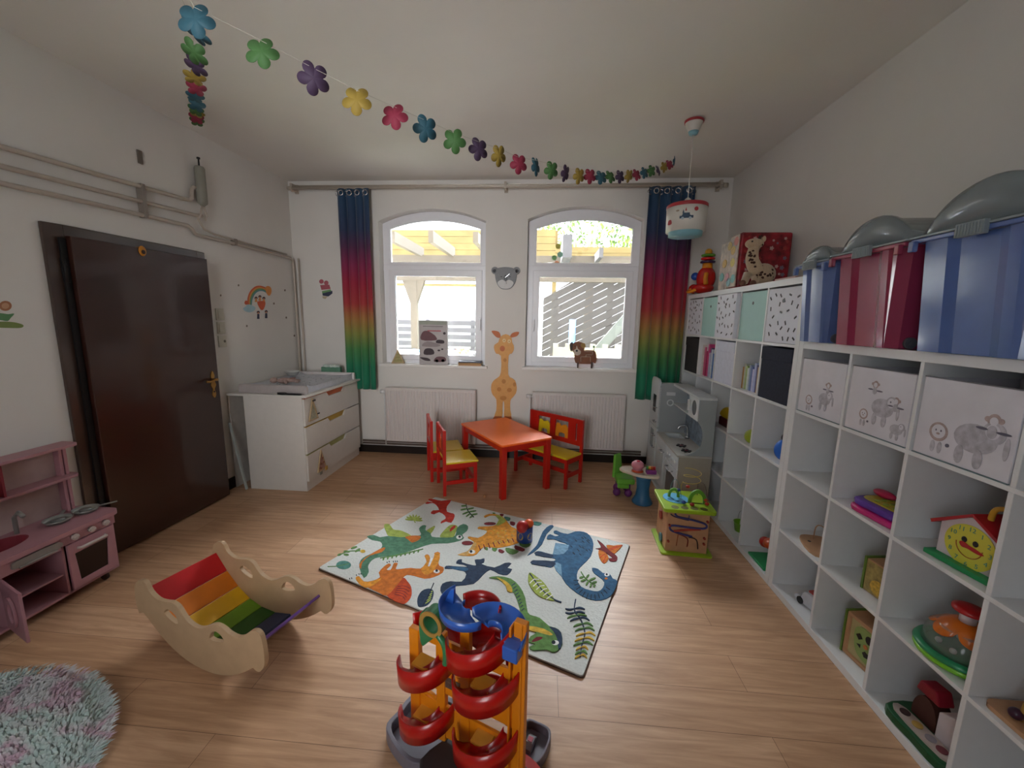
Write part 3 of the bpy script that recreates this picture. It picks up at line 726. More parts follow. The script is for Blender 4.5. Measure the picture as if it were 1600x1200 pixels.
# crop (340,400) scale 7.273
def c1(pts): return cz(pts, 340, 400, 7.273)
xs_ = XL+.0005
ST = [mat('st_red', '#d0603c', .6), mat('st_orange', '#dc9350', .6), mat('st_green', '#6f9c66', .6), mat('st_teal', '#5f94a0', .6), mat('st_blue', '#a9c9d2', .6), mat('st_dark', '#44303a', .6), mat('st_skin', '#c98f70', .6), mat('st_navy', '#343a52', .6)]
t = thing('rainbow_sticker', 'rainbow wall sticker with cloud, heart balloon and children in a basket, left wall', 'sticker', (0, 0, 0))
cc = [(345, 560), (340, 480), (370, 400), (430, 345), (500, 340), (570, 370)]
dd = [(390, 555), (395, 500), (420, 440), (460, 405), (510, 400), (555, 420)]
for k, m in enumerate((0, 1, 2, 3)):
    A_ = [tuple(a_+(b_-a_)*k/4 for a_, b_ in zip(p, q)) for p, q in zip(cc, dd)]; B_ = [tuple(a_+(b_-a_)*(k+1)/4 for a_, b_ in zip(p, q)) for p, q in zip(cc, dd)]
    g = G(); px_poly(g, c1(spline(A_, 4, False) + spline(B_, 4, False)[::-1]), 0, xs_, 0)
    obj('rainbow_band', g, ST[m], t)
g = G(); px_poly(g, c1(spline([(290, 595), (320, 575), (345, 550), (390, 560), (430, 590), (410, 625), (360, 640), (310, 625)], 3)), 0, xs_+.001, 0); obj('cloud', g, ST[4], t)
g = G(); px_poly(g, c1(spline([(540, 365), (570, 340), (605, 360), (612, 410), (590, 452), (560, 430)], 3)), 0, xs_+.001, 0); obj('heart', g, ST[1], t)
g = G(); px_poly(g, c1(spline([(305, 530), (320, 505), (345, 520), (340, 550), (315, 550)], 3)), 0, xs_+.002, 0); obj('heart', g, ST[0], t)
g = G(); px_poly(g, c1(spline([(450, 520), (540, 520), (525, 600), (490, 610)], 3)), 0, xs_+.001, 0); obj('basket', g, ST[0], t)
for a_, b_ in ((437, 478), (480, 462), (525, 480), (462, 640), (552, 632)):
    g = G(); px_poly(g, c1(circ(a_, b_, 17, 12)), 0, xs_+.001, 0); px_poly(g, c1(circ(a_, b_+8, 10, 12)), 0, xs_+.002, 1); px_poly(g, c1([(a_-12, b_+18), (a_+12, b_+18), (a_+14, b_+(45 if b_ < 600 else 75)), (a_-14, b_+(45 if b_ < 600 else 75))]), 0, xs_+.0005, 2)
    obj('child_figure', g, [ST[5], ST[6], ST[7] if b_ > 600 else ST[1]], t)
specks = [(238, 333), (35, 448), (765, 390), (640, 540), (780, 700), (332, 795), (872, 905)]
SPL = ['just left of the rainbow arch', 'nearest the door, left of the rainbow', 'right of the balloon heart', 'right of the basket children', 'low on the right of the rainbow near the pipes', 'below the cloud of the rainbow', 'lowest, beside the corner pipes']
for k, (a_, b_) in enumerate(specks):
    g = G(); px_poly(g, c1(circ(a_, b_, 9, 8, 13)), 0, xs_, 0)
    tag(obj('small_sticker', g, mat('st_speck', '#7d7064', .7)), 'tiny dull sticker ' + SPL[k], 'sticker', 'tiny stickers around the rainbow')
t = thing('flower_sticker', 'flower wall sticker with orange bloom and green leaves at the left edge', 'sticker', (0, 0, 0))
def c2(pts): return cz(pts, 0, 440, 12)
g = G(); px_poly(g, c2(circ(100, 455, 118, 20, 95)), 0, xs_, 0); px_poly(g, c2(circ(100, 455, 70, 20, 55)), 0, xs_+.001, 1); obj('bloom', g, [mat('st_brown', '#a9714c', .6), mat('st_tan', '#c99a78', .6)], t)
g = G(); px_poly(g, c2(spline([(-200, 600), (0, 590), (150, 610), (265, 600), (200, 680), (140, 740), (0, 720), (-200, 720)], 3)), 0, xs_, 0); obj('leaf', g, mat('st_leaf', '#58875a', .6), t)
g = G(); px_poly(g, c2(spline([(-200, 780), (0, 750), (250, 760), (430, 810), (400, 865), (200, 870), (-200, 850)], 3)), 0, xs_, 0); obj('grass', g, mat('st_grass', '#7c8c4c', .6), t)
# animals sticker on the window wall
t = thing('book_stack_sticker', 'sticker of pink figures on a stack of books, left of the rainbow curtain', 'sticker', (0, 0, 0)); ys_ = YB-.0008
for nm, pts, m in (('figure', circ(1180, 290, 26, 14), mat('st_pink', '#b05a66', .6)), ('figure', circ(1235, 305, 26, 14), mat('st_pink')), ('figure', [(1165, 330), (1270, 325), (1285, 375), (1180, 385)], mat('st_pink')),
                   ('book', [(1185, 400), (1285, 380), (1295, 400), (1190, 425)], ST[2]), ('book', [(1190, 425), (1305, 395), (1305, 425), (1260, 460), (1195, 450)], ST[7]), ('book', [(1190, 455), (1250, 460), (1225, 490), (1195, 480)], mat('st_pale', '#b9a98e', .6))):
    g = G(); px_poly(g, c1(pts), 1, ys_, 0, sgn=-1); obj(nm, g, m, t)
# giraffe growth chart
t = thing('giraffe_plaque', 'tall wooden yellow giraffe plaque between the two windows', 'wall plaque', (0, 0, 0)); yg = YB-.013
def c3(pts): return cz(pts, 750, 500, 7.5)
M_gy = mat('giraffe_yellow', '#dba056', .55, noise=.05, scale=30); M_go = mat('giraffe_orange', '#c46a34', .55); M_gb = mat('giraffe_spot', '#c08036', .55)
body = [(245, 610), (245, 420), (190, 395), (165, 340), (170, 290), (215, 260), (235, 200), (300, 165), (365, 200), (375, 260), (395, 300), (395, 350), (370, 395), (335, 420), (330, 640), (370, 680), (410, 710), (430, 790), (420, 860), (380, 910), (355, 950), (355, 1060), (365, 1140), (285, 1140), (285, 1040), (280, 960), (268, 960), (262, 1040), (255, 1140), (165, 1140), (190, 1060), (190, 930), (150, 880), (130, 820), (135, 750), (170, 700), (215, 670)]
g = G(); P_ = c3(spline(body, 2)); px_poly(g, P_, 1, yg, 0, th=.012); obj('body', g, M_gy, t)
for e in ([(240, 205), (190, 200), (135, 135), (170, 125), (225, 145)], [(355, 205), (370, 160), (420, 140), (458, 145), (430, 190)]):
    g = G(); px_poly(g, c3(spline(e, 3)), 1, yg, 0, th=.010); obj('ear', g, M_go, t)
for e in ([(150, 1160), (170, 1125), (255, 1130), (255, 1160)], [(285, 1160), (285, 1130), (365, 1130), (372, 1160)]):
    g = G(); px_poly(g, c3(e), 1, yg-.001, 0, th=.013); obj('hoof', g, M_go, t)
for a_, b_, r1, r2, m in ((262, 335, 30, 34, M_go), (292, 470, 20, 22, M_gb), (278, 720, 24, 26, M_gb), (224, 812, 25, 25, M_gb), (345, 820, 28, 25, M_gb), (272, 915, 40, 26, M_gb), (404, 755, 18, 25, M_gb)):
    g = G(); px_poly(g, c3(circ(a_, b_, r1, 18, r2)), 1, yg-.0005, 0, sgn=-1); obj('muzzle' if m is M_go else 'spot', g, m, t)
for a_, b_ in ((283, 240), (342, 250)):
    g = G(); px_poly(g, c3(circ(a_, b_, 19, 16, 22)), 1, yg-.0005, 0, sgn=-1); px_poly(g, c3(circ(a_, b_, 7, 12, 9)), 1, yg-.0015, 1, sgn=-1); obj('eye', g, [mat('eye_cream', '#e6cf9c', .5), M_gb], t)
# koala clock
t = thing('koala_clock', 'round grey koala face wall clock between the windows', 'clock', (-1.822, YB, 2.0))
M_kg = mat('koala_grey', '#85868a', .6, noise=.1, scale=90); M_kw = mat('koala_pale', '#d3d2d2', .6)
obj('face', G().prism(spline([(-.115, .045), (-.09, .085), (0, .10), (.09, .085), (.12, .045), (.105, -.05), (.06, -.115), (0, -.13), (-.06, -.115), (-.10, -.05)], 4), -.022, -.002, 'xz'), M_kg, t, bev=.002)
for s in (-1, 1):
    obj('ear', G().prism(circ(s*.115, .065, .038, 20), -.020, -.003, 'xz'), M_kg, t, bev=.002)
    obj('inner_ear', G().prism(circ(s*.12, .06, .018, 16), -.022, -.0201, 'xz'), mat('koala_dark', '#3a3a40', .6), t)
    obj('eye', G().prism(circ(s*.045, .0, .008, 12, .004), -.024, -.0221, 'xz'), M_black, t)
obj('muzzle', G().prism(spline([(-.085, -.06), (-.04, -.03), (0, -.045), (.04, -.03), (.085, -.06), (.055, -.11), (0, -.124), (-.055, -.11)], 4), -.0235, -.0221, 'xz'), M_kw, t)
obj('nose', G().prism(spline([(0, .02), (.018, -.015), (0, -.045), (-.018, -.015)], 4), -.027, -.0236, 'xz'), M_black, t)
obj('hour_hand', G().prism([(-.002, -.01), (.045, .03), (.043, .034), (-.005, -.006)], -.030, -.0275, 'xz'), M_steel, t)
obj('minute_hand', G().prism([(-.002, -.01), (.003, -.012), (.012, -.075), (.009, -.076)], -.032, -.0305, 'xz'), M_black, t)

# ------------------------------------------------------------------ pendant lamp
t = thing('pendant_lamp', 'small drum pendant lamp with painted cars and a red top rim', 'lamp', (-.384, .864, ZC))
M_lw = mat('lamp_white', '#d8d4cc', .35, noise=.02); M_lr = mat('lamp_red', '#a83038', .4); M_lt = mat('lamp_teal', '#7fb3c0', .35)
g = G().lathe([(.058, -.0005), (.062, -.012), (.03, -.085), (.024, -.09)], 26); obj('canopy', g, M_lw, t)
obj('canopy_rim', G().lathe([(.0585, -.0008), (.066, -.004), (.065, -.016), (.0615, -.018)], 26), M_lr, t)
obj('canopy_tip', G().lathe([(.036, -.074), (.029, -.093), (.0, -.096)], 20), M_lt, t)
obj('cord', G().tube([(0, 0, -.09), (.001, 0, -.4), (0, 0, -.53)], .0032), M_lw, t)
obj('socket_cover', G().lathe([(.006, -.515), (.02, -.525), (.035, -.56), (.036, -.60)], 20), M_lw, t)
R_ = .135
sh = obj('lamp_shade', G().lathe([(R_+.004, -.585), (R_, -.755)], 40), [M_lw], t, solid=.003)
obj('top_rim', G().lathe([(.03, -.572), (R_, -.566), (R_+.007, -.572), (R_+.007, -.592), (R_+.003, -.594)], 40), M_lr, t)
obj('lower_shade', G().lathe([(R_-.014, -.72), (R_-.020, -.785)], 40), M_lt, t, solid=.003)
obj('diffuser', G().lathe([(0, -.765), (R_-.03, -.765), (R_-.03, -.769), (0, -.769)], 40), mat('diffuser_pale', '#a8c4cc', .5), t)
def on_shade(shape, a0, zc, m, nm):
    pts = [(a0 + x/R_, zc + z) for x, z in shape]
    g = G(); n = len(pts); vs = [((R_+.006)*math.cos(a_), (R_+.006)*math.sin(a_), z) for a_, z in pts]
    g.add(vs, [list(range(n))]); g.add([(x*.985, y*.985, z) for x, y, z in vs] , [list(range(n))[::-1]]); obj(nm, g, m, t)
f0 = math.atan2(CAM.y-.864, CAM.x+.384)
M_car = mat('print_navy', '#27445c', .5)
g = G()
for (x0_, x1_, z0_, z1_) in ((-.045, .045, -.014, .004), (-.030, .024, .004, .010), (-.026, .020, .010, .022)):
    n_ = 8
    for k in range(n_):
        aa_ = [f0 + (x0_+(x1_-x0_)*(k+q)/n_)/R_ for q in (0, 1)]; g.add([((R_+.0035)*math.cos(p), (R_+.0035)*math.sin(p), -.672+z) for p, z in ((aa_[0], z0_), (aa_[1], z0_), (aa_[1], z1_), (aa_[0], z1_))], [(0, 1, 2, 3)])
obj('car_print', g, M_car, t)
on_shade(circ(-.024, -.014, .009, 12), f0, -.672, mat('print_pale', '#a8b8c0', .5), 'wheel_print'); on_shade(circ(.024, -.014, .009, 12), f0, -.672, mat('print_pale'), 'wheel_print')
on_shade(circ(0, 0, .014, 14), f0+.45, -.625, M_lr, 'plane_print'); on_shade([(-.006, -.012), (.006, -.012), (0, .012)], f0-.16, -.638, M_car, 'tree_print'); on_shade([(-.006, -.012), (.006, -.012), (0, .012)], f0-.04, -.625, M_lr, 'tree_print')
on_shade(spline([(-.02, -.01), (0, -.016), (.02, -.01), (.012, .016), (-.012, .016)], 3), f0-.9, -.70, M_lr, 'balloon_print'); on_shade(circ(0, 0, .012, 12, .006), f0-.45, -.63, mat('print_tan', '#a89884', .5), 'cloud_print')

# ------------------------------------------------------------------ flower garlands
GP = [(-2.326, -1.217, 2.318), (-2.214, -1.124, 2.294), (-2.122, -1.02, 2.279), (-1.995, -1.007, 2.222), (-1.919, -0.89, 2.229), (-1.847, -0.771, 2.239), (-1.766, -0.657, 2.243), (-1.689, -0.541, 2.257), (-1.617, -0.422, 2.275), (-1.537, -0.307, 2.281), (-1.459, -0.195, 2.308), (-1.382, -0.08, 2.329), (-1.304, 0.035, 2.351), (-1.223, 0.147, 2.374), (-1.151, 0.26, 2.41), (-1.074, 0.372, 2.439), (-1.0, 0.484, 2.479), (-0.921, 0.593, 2.514), (-0.843, 0.703, 2.553), (-0.769, 0.814, 2.598), (-0.693, 0.921, 2.646), (-0.619, 1.028, 2.695), (-0.54, 1.137, 2.735), (-0.47, 1.243, 2.795), (-0.402, 1.351, 2.852), (-0.334, 1.456, 2.913)]
FC = {'teal': mat('paper_teal', '#2a5564', .7), 'green': mat('paper_green', '#416a38', .7), 'purple': mat('paper_purple', '#42304a', .7), 'yellow': mat('paper_yellow', '#967e34', .7), 'red': mat('paper_red', '#8a2840', .7)}
def flower_mesh(r):
    g = G(); n = 60; out = []
    for i in range(n):
        a_ = 2*PI*i/n; rr = r*(.56 + .44*abs(math.cos(2.5*a_+PI/2))**.7); out.append((rr*math.sin(a_), rr*math.cos(a_)))
    vs = [(0, 0, 0)] + [(x, .12*(x*x+z*z)/r - .12*abs(x)*0, z) for x, z in out]
    return g.add(vs, [(0, i+1, (i+1) % n+1) for i in range(n)], 0, None, True)
FLM = {}
def flower(c, color, r, parent, q):
    if color not in FLM:
        o = obj('paper_flower', flower_mesh(1.0), FC[color], parent, solid=.02); FLM[color] = o
    else:
        o = FLM[color].copy(); COL.objects.link(o); o.parent = parent
    o.location = c; o.rotation_euler = q; o.scale = (r, r, r); return o
def face_dir(p, tilt, rnd): 
    return (rnd.uniform(-.3, .3), rnd.uniform(-.25, .25), tilt + rnd.uniform(-.4, .4))
order = ['teal', 'green', 'purple', 'yellow', 'red']
t = thing('flower_garland', 'long garland of paper flowers sagging from near the camera to the pendant lamp', 'garland', (0, 0, 0))
rnd = random.Random(4)
for i, p in enumerate(GP): flower(p, order[i % 5], .047 - .0002*i, t, face_dir(p, .35 if i < 8 else .75, rnd))
obj('thread', G().tube([(-2.5, -1.45, ZC-.002), (-2.4, -1.32, 2.6)] + [(p[0], p[1], p[2]+.028) for p in GP] + [(-.30, 1.51, ZC-.001)], .0006, 5), mat('thread', '#c9c4ba', .8), t)
t = thing('flower_garland', 'shorter garland of paper flowers seen nearly end on, reaching the left wall under the ceiling', 'garland', (0, 0, 0))
A_ = Vector((-2.5, -1.45, ZC)); uv = [(305, 50, 1.25), (303, 82, 1.45), (305, 103, 1.65), (304, 122, 1.85), (307, 138, 2.05), (305, 152, 2.25), (308, 164, 2.45), (306, 172, 2.65), (308, 178, 2.85), (307, 184, 3.0), (308, 190, 3.15)]
pts = []
for i, (u, v, dep) in enumerate(uv):
    p = CAM + ray(u, v)*min(dep, (ZC-.075-CAM.z)/ray(u, v).z); pts.append(p); flower(p, ['teal', 'green', 'purple', 'yellow', 'red', 'teal', 'teal', 'green', 'yellow', 'red', 'green'][i], .045, t, (1.0+rnd.uniform(-.2, .3), rnd.uniform(-.5, .5), rnd.uniform(.2, .6)))
obj('thread', G().tube([(-2.5, -1.45, ZC-.002), (-2.5, -1.2, 2.65)] + [tuple(p+Vector((0, 0, .02))) for p in pts] + [(XL+.03, .83, ZC-.002)], .0006, 5), mat('thread'), t)

# ------------------------------------------------------------------ sill objects
zs1 = 1.0441
t = thing('picture_box', 'white picture book box with drawings of animals and vehicles on the left window sill', 'box', (-2.62, 2.055, zs1), 0)
bx0, bx1, bh = at(655, 560, 1, 2.03).x+2.62, at(699, 560, 1, 2.03).x+2.62, at(678, 501, 1, 2.04).z-zs1
obj('cover', G().box(bx0, bx1, -.02, .02, 0, bh), mat('cover_pale', '#b3acac', .45), t, bev=.002)
pr = G(); W_ = bx1-bx0
def bp(x, z, m, shape): pr.prism([(bx0+(x+a_)*W_, (z+b_)*bh) for a_, b_ in shape], -.0208, -.02, 'xz', m)
bp(.30, .66, 0, spline([(-.22, -.10), (-.18, .07), (.0, .11), (.2, .04), (.3, -.02), (.3, -.10)], 3)); bp(.75, .53, 1, spline([(-.14, -.03), (-.1, .04), (.12, .03), (.12, -.04)], 3))
bp(.3, .46, 3, spline([(-.2, -.04), (0, .07), (.45, .0), (.3, -.05)], 3)); bp(.32, .3, 1, spline([(-.15, -.07), (-.1, .06), (.15, .06), (.2, -.06)], 3)); bp(.7, .33, 1, circ(0, 0, .05, 12, .02)); bp(.82, .36, 1, circ(0, 0, .04, 12, .018))
bp(.2, .12, 1, spline([(-.18, .04), (0, -.03), (.2, -.03), (.1, .03)], 3)); bp(.72, .12, 0, spline([(-.2, -.05), (-.1, .06), (.18, .06), (.2, -.04)], 3)); bp(.62, .09, 2, circ(0, 0, .06, 12, .035)); bp(.84, .1, 2, circ(0, 0, .06, 12, .035)); bp(.9, .72, 1, circ(0, 0, .05, 12, .03))
bp(.5, .77, 4, [(-.2, -.012), (.28, -.012), (.28, .012), (-.2, .012)]); bp(.5, .87, 1, [(-.35, -.005), (.35, -.005), (.35, .005), (-.35, .005)]); bp(.5, .95, 5, [(-.48, -.04), (.48, -.04), (.48, .04), (-.48, .04)])
obj('cover_print', pr, [mat('ink_maroon', '#6d4a50', .6), mat('ink_brown', '#3c2f36', .6), mat('ink_black', '#1f1a1e', .6), mat('ink_grey', '#94898a', .6), mat('ink_red', '#b0525c', .6), mat('ink_green', '#9ea396', .6)], t)
def triangle_toy(name, lab, c, w, h, rz, tint):
    t = thing(name, lab, 'toy', c, rz)
    obj('frame', G().ring([(-w/2, 0), (w/2, 0), (0, h)], [(-w/2+.022, .012), (w/2-.022, .012), (0, h-.03)], -.008, .008, 'xz'), mat('birch', '#b59c78', .6, noise=.1), t, bev=.002)
    obj('picture_panel', G().prism([(-w/2+.022, .012), (w/2-.022, .012), (0, h-.03)], -.003, .003, 'xz'), mat('tri_' + tint, tint, .6, noise=.2, scale=40), t)
    for i in range(3):
        obj('shelf_strip', G().box(-w/2+.03+i*.016, w/2-.03-i*.016, -.007, -.003, .03+i*h*.22, .036+i*h*.22), mat('strip_olive', '#8f8a50', .6), t)
    return t
triangle_toy('triangle_toy', 'wooden triangle toy standing on the left window sill by the curtain', (-3.03, 2.07, zs1), .15, .16, .3, '#a59a66')
for k, (c_, z_, lab, rz) in enumerate((('#b98a5a', 0, 'lowest orange brown book of the small stack on the left sill', .03), ('#a2793f', .018, 'middle tan book of the small stack on the left sill', -.05), ('#3f465c', .033, 'dark blue book with cream pages on top of the small sill stack', .06))):
    t = thing('book', lab, 'book', (-2.205, 2.09, zs1+z_), rz, 'stack of books on the left window sill')
    hh = .0175 if k == 0 else .0145
    g = G(); g.box(-.125, .125, -.075, .06, 0, .002); g.box(-.125, .125, -.075, .06, hh-.002, hh); g.box(-.125, .125, -.075, -.073, .002, hh-.002)
    obj('cover', g, mat('stk_' + c_, c_, .5), t); obj('pages', G().box(-.122, .122, -.073, .057, .002, hh-.002), mat('paper'), t)
# wooden dog on the right sill
t = thing('wooden_dog', 'brown and white wooden dog toy standing on the right window sill', 'toy', (0, 0, 0)); yd = 2.045
def c4(pts): return cz(pts, 820, 430, 8)
M_db = mat('dog_brown', '#7a4423', .5, noise=.1); M_dd = mat('dog_dark', '#3c2318', .5); M_dw = mat('dog_white', '#c9b8a8', .5)
def dog(nm, pts, m, y, th=.012, sp=3): g = G(); px_poly(g, c4(spline(pts, sp)), 1, y, 0, th=th, sgn=1); obj(nm, g, m, t)
dog('body', [(620, 1010), (640, 960), (740, 940), (860, 940), (890, 980), (895, 1040), (885, 1100), (850, 1090), (830, 1110), (660, 1105), (625, 1070)], M_db, yd)
dog('head', [(590, 870), (640, 832), (700, 835), (745, 870), (745, 930), (700, 985), (650, 1000), (605, 960), (590, 920)], M_db, yd-.014)
dog('muzzle', [(610, 940), (640, 920), (650, 880), (665, 920), (700, 950), (690, 990), (650, 1003), (615, 980)], M_dw, yd-.018, .004)
dog('ear', [(565, 855), (600, 838), (600, 900), (585, 955), (565, 930)], M_dd, yd-.018, .006); dog('ear', [(700, 860), (745, 850), (760, 890), (735, 915), (705, 895)], mat('dog_ochre', '#a3803c', .5), yd-.018, .006)
dog('nose', circ(650, 945, 13, 12), M_black, yd-.021, .003)
for a_ in (627, 685): dog('eye', circ(a_, 888, 7, 10), M_black, yd-.018, .004, 1)
g = G()
for a_ in (663, 838):
    q0, q1 = at(820+(a_)/8, 430+1100/8, 1, yd), None
    g = G(); g.box(q0.x-.008, q0.x+.008, yd-.006, yd+.02, 1.0494, q0.z+.01); obj('leg', g, M_dd, t)
g = G()
def tr_(pts): 
    for (a_, b_), (c_, d_) in zip(pts, pts[1:]):
        p_, q_ = at(820+a_/8, 430+b_/8, 1, yd-.003), at(820+c_/8, 430+d_/8, 1, yd-.003); g.tube([tuple(p_), tuple(q_)], .003, 6)
tr_([(700, 1085), (700, 1020), (820, 1020), (820, 1085)]); tr_([(765, 1020), (765, 995), (845, 995), (850, 955), (745, 955)]); obj('maze_groove', g, M_dw, t)
g = G(); q = at(820+863/8, 430+895/8, 1, yd+.005); g.sph(tuple(q), .012); g.tube([tuple(q), tuple(at(820+865/8, 430+945/8, 1, yd+.005))], .004); obj('tail', g, mat('dog_green', '#5f8f78', .5), t)
# window colour discs hanging in the right window
for u, v, r_, c_, lab in ((872, 385, .028, '#c9c050', 'yellow'), (875, 398, .030, '#8fc9b4', 'mint green'), (866, 403, .027, '#6faa64', 'green'), (870, 412, .028, '#e09060', 'orange')):
    p = at(u, v, 1, 2.185)
    tag(obj('colour_disc', G().cyl((p.x, 2.178 - {'yellow': .0, 'mint green': .006, 'green': .004, 'orange': .0015}[lab], p.z), r_, .0012, 'y', 24), mat('disc_'+lab, c_, .4, alpha=.85)), 'round %s disc stuck to the upper right window pane' % lab, 'sticker')

# ------------------------------------------------------------------ dresser with changing top
t = thing('changing_dresser', 'white chest with three drawers and coloured finger grips in the left corner', 'dresser', (-3.45, .922, 0))
MW2 = mat('dresser_white', '#dcd8d2', .4, noise=.02)
D_, Wd, Hd = .553, 1.020, .855
g = G(); g.box(-D_, -.018, 0, .018, 0, Hd); g.box(-D_, -.018, Wd-.018, Wd, 0, Hd); g.box(-D_, -.018, .018, Wd-.018, Hd-.018, Hd); g.box(-D_, -D_+.006, .018, Wd-.018, .02, Hd-.018); g.box(-.05, -.018, .018, Wd-.018, 0, .085); g.box(-D_+.01, -.05, .018, Wd-.018, .085, .10)
obj('carcass', g, MW2, t, bev=.0015)
cols = ['#cf6a35', '#bf9a35', '#a7a768']; zz = [(.60, .845), (.345, .592), (.09, .337)]
for k, (z0, z1) in enumerate(zz):
    pull = .028 if k == 2 else (.012 if k == 0 else .016)
    # drawer front, with a trapezoid notch in its top edge
    a0, a1, b0, b1 = Wd*.36, Wd*.70, Wd*.40, Wd*.66
    pts = [(.004, z0), (Wd-.004, z0), (Wd-.004, z1-.004), (a1, z1-.004), (b1, z1-.048), (b0, z1-.048), (a0, z1-.004), (.004, z1-.004)]
    g = G(); g.prism(pts, -.017, .001, 'yz')
    f_ = obj('drawer', g, MW2, t, bev=.0015)
    obj('grip_panel', G().box(-.022, -.0172, a0-.02, a1+.02, z1-.06, z1-.001), mat('grip_%d' % k, cols[k], .5), f_)
    obj('edge_strip', G().box(-.0169, .0012, .004, a0-.01, z1-.0039, z1-.001), mat('grip_%d' % k), f_)
# top board reaching the wall
g = G(); g.box(-.70, .03, -.012, Wd+.01, Hd+.0005, Hd+.0205); obj('changing_board', g, MW2, t, bev=.002)
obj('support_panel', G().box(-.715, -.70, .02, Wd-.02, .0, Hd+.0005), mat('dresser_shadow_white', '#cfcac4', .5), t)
zt_ = Hd+.0205
# changing mat with raised sides
t = thing('changing_mat', 'white printed changing mat with raised bolster ends on the dresser', 'mat', (-3.45, .922, zt_+.0005))
M_mat = mat('mat_vinyl', '#cfd2dc', .35, noise=.06, scale=25, bump=.2)
def mt(u, v): 
    y = .10+.84*v; x = -.62+.60*u; e = max(0, abs(u-.5)*2-.72)/.28; f_ = max(0, abs(v-.5)*2-.82)/.18
    return (x, y, .025+.03*min(1, e)**1.5+.02*min(1, f_)**1.5 + .003*math.sin(13*u)*math.sin(11*v))
g = G().grid(mt, 30, 36); n0 = len(g.v)
def mb(u, v): p = mt(u, v); return (p[0], p[1], .002)
g.grid(mb, 30, 36)
for k in range(36):
    for uu in (0, 1): 
        A, B, C_, D2 = mt(uu, k/36), mt(uu, (k+1)/36), mb(uu, (k+1)/36), mb(uu, k/36); g.add([A, B, C_, D2], [(0, 1, 2, 3)])
for k in range(30):
    for vv in (0, 1):
        A, B, C_, D2 = mt(k/30, vv), mt((k+1)/30, vv), mb((k+1)/30, vv), mb(k/30, vv); g.add([A, B, C_, D2], [(0, 1, 2, 3)])
obj('pad', g, M_mat, t)
rnd = random.Random(11); g = G()
for i in range(60):
    u, v = rnd.uniform(.1, .9), rnd.uniform(.08, .95); p = mt(u, v); g.prism(circ(p[0], p[1], rnd.uniform(.004, .009), 8), p[2]+.0005, p[2]+.0015)
o_ = obj('print_specks', g, mat('mat_print', '#7d8290', .6), t); o_['kind'] = 'stuff'
def bolster(y, c): 
    g = G(); prof = spline([(0, .001), (.028, .001), (.030, .045), (.018, .075), (.002, .06)], 3); g.prism([(a_+y, b_) for a_, b_ in prof], -.63, .0, 'yz'); return obj('bolster', g, c, t, bev=.003)
bolster(.05, mat('bolster_grey', '#b3aaa8', .5)); bolster(.94, mat('bolster_pale', '#d5cfcf', .5))
# things on the mat
def W3(x, y, z=0): return (-3.45+x, .922+y, zt_+z)
t = thing('hair_brush', 'flat black round headed brush lying at the near edge of the changing board', 'brush', W3(-.20, .012, .001), -.05)
obj('head', G().prism(circ(0, 0, .045, 24, .017), 0, .018), M_black, t, bev=.004); obj('handle', G().prism(spline([(.04, -.008), (.08, -.011), (.16, -.010), (.185, 0), (.16, .010), (.08, .011), (.04, .008)], 4), .001, .014), M_black, t, bev=.003)
t = thing('soft_doll', 'small beige and pink cloth doll lying on the changing mat', 'doll', W3(-.42, .38, .062), .5)
M_cl = mat('doll_cloth', '#b59a92', .9, noise=.15, scale=50)
g = G(); g.sph((0, 0, 0), .04, sc=(1.6, 1, .7)); obj('body', g, M_cl, t); obj('head', G().sph((-.09, .01, .005), .034, sc=(1, 1, .8)), M_cl, t)
for s, (a_, b_) in enumerate(((.12, -.05), (.13, .03), (-.01, .09), (.02, -.09))): obj('leg' if s < 2 else 'arm', G().tube([(0, 0, 0), (a_*.6, b_*.6, .0), (a_, b_, -.012)], .014, rr=[.018, .014, .011]), M_cl, t)
obj('bow', G().prism([(.03, .03), (.09, .07), (.09, .03), (.03, .045)], .01, .018), mat('doll_pink', '#9c6a66', .9), t)
t = thing('white_bowl', 'shallow white bowl on the changing board by the wall corner', 'bowl', W3(-.60, .78, .052)); obj('bowl_body', G().lathe([(.03, 0), (.045, .003), (.075, .045), (.078, .045), (.07, .04), (.04, .008), (0, .007)], 28), mat('bowl_white', '#d9d9d6', .25), t)
t = thing('wipes_basket', 'green basket full of crumpled white wipes behind the mat by the curtain', 'basket', W3(-.25, .985, .0008), 0)
# basket sits behind the far bolster
t.location = W3(-.28, .995, .0008)
g = G(); g.prism([(-.11, -.024), (.11, -.024), (.11, .024), (-.11, .024)], 0, .125); obj('basket_body', g, mat('basket_green', '#5c8870', .7), t, bev=.006)
for k in range(7): obj('wipe', G().sph((-.075+.025*k, .004*(-1)**k, .135), .024, sc=(1.1, 1, .8), seg=9), mat('tissue', '#cdd8d2', .9, noise=.1, scale=60), t)
t = thing('leaning_board', 'thin pale board leaning in the gap behind the white dresser', 'board', (-4.14, .885, .003)); t.rotation_euler = (-.04, .0, 0)
obj('board', G().box(0, .012, 0, .02, 0, .62), mat('panel_pale', '#b9c0bc', .4), t); t.rotation_euler = (0, -.17, 0); t.location.x = -4.03
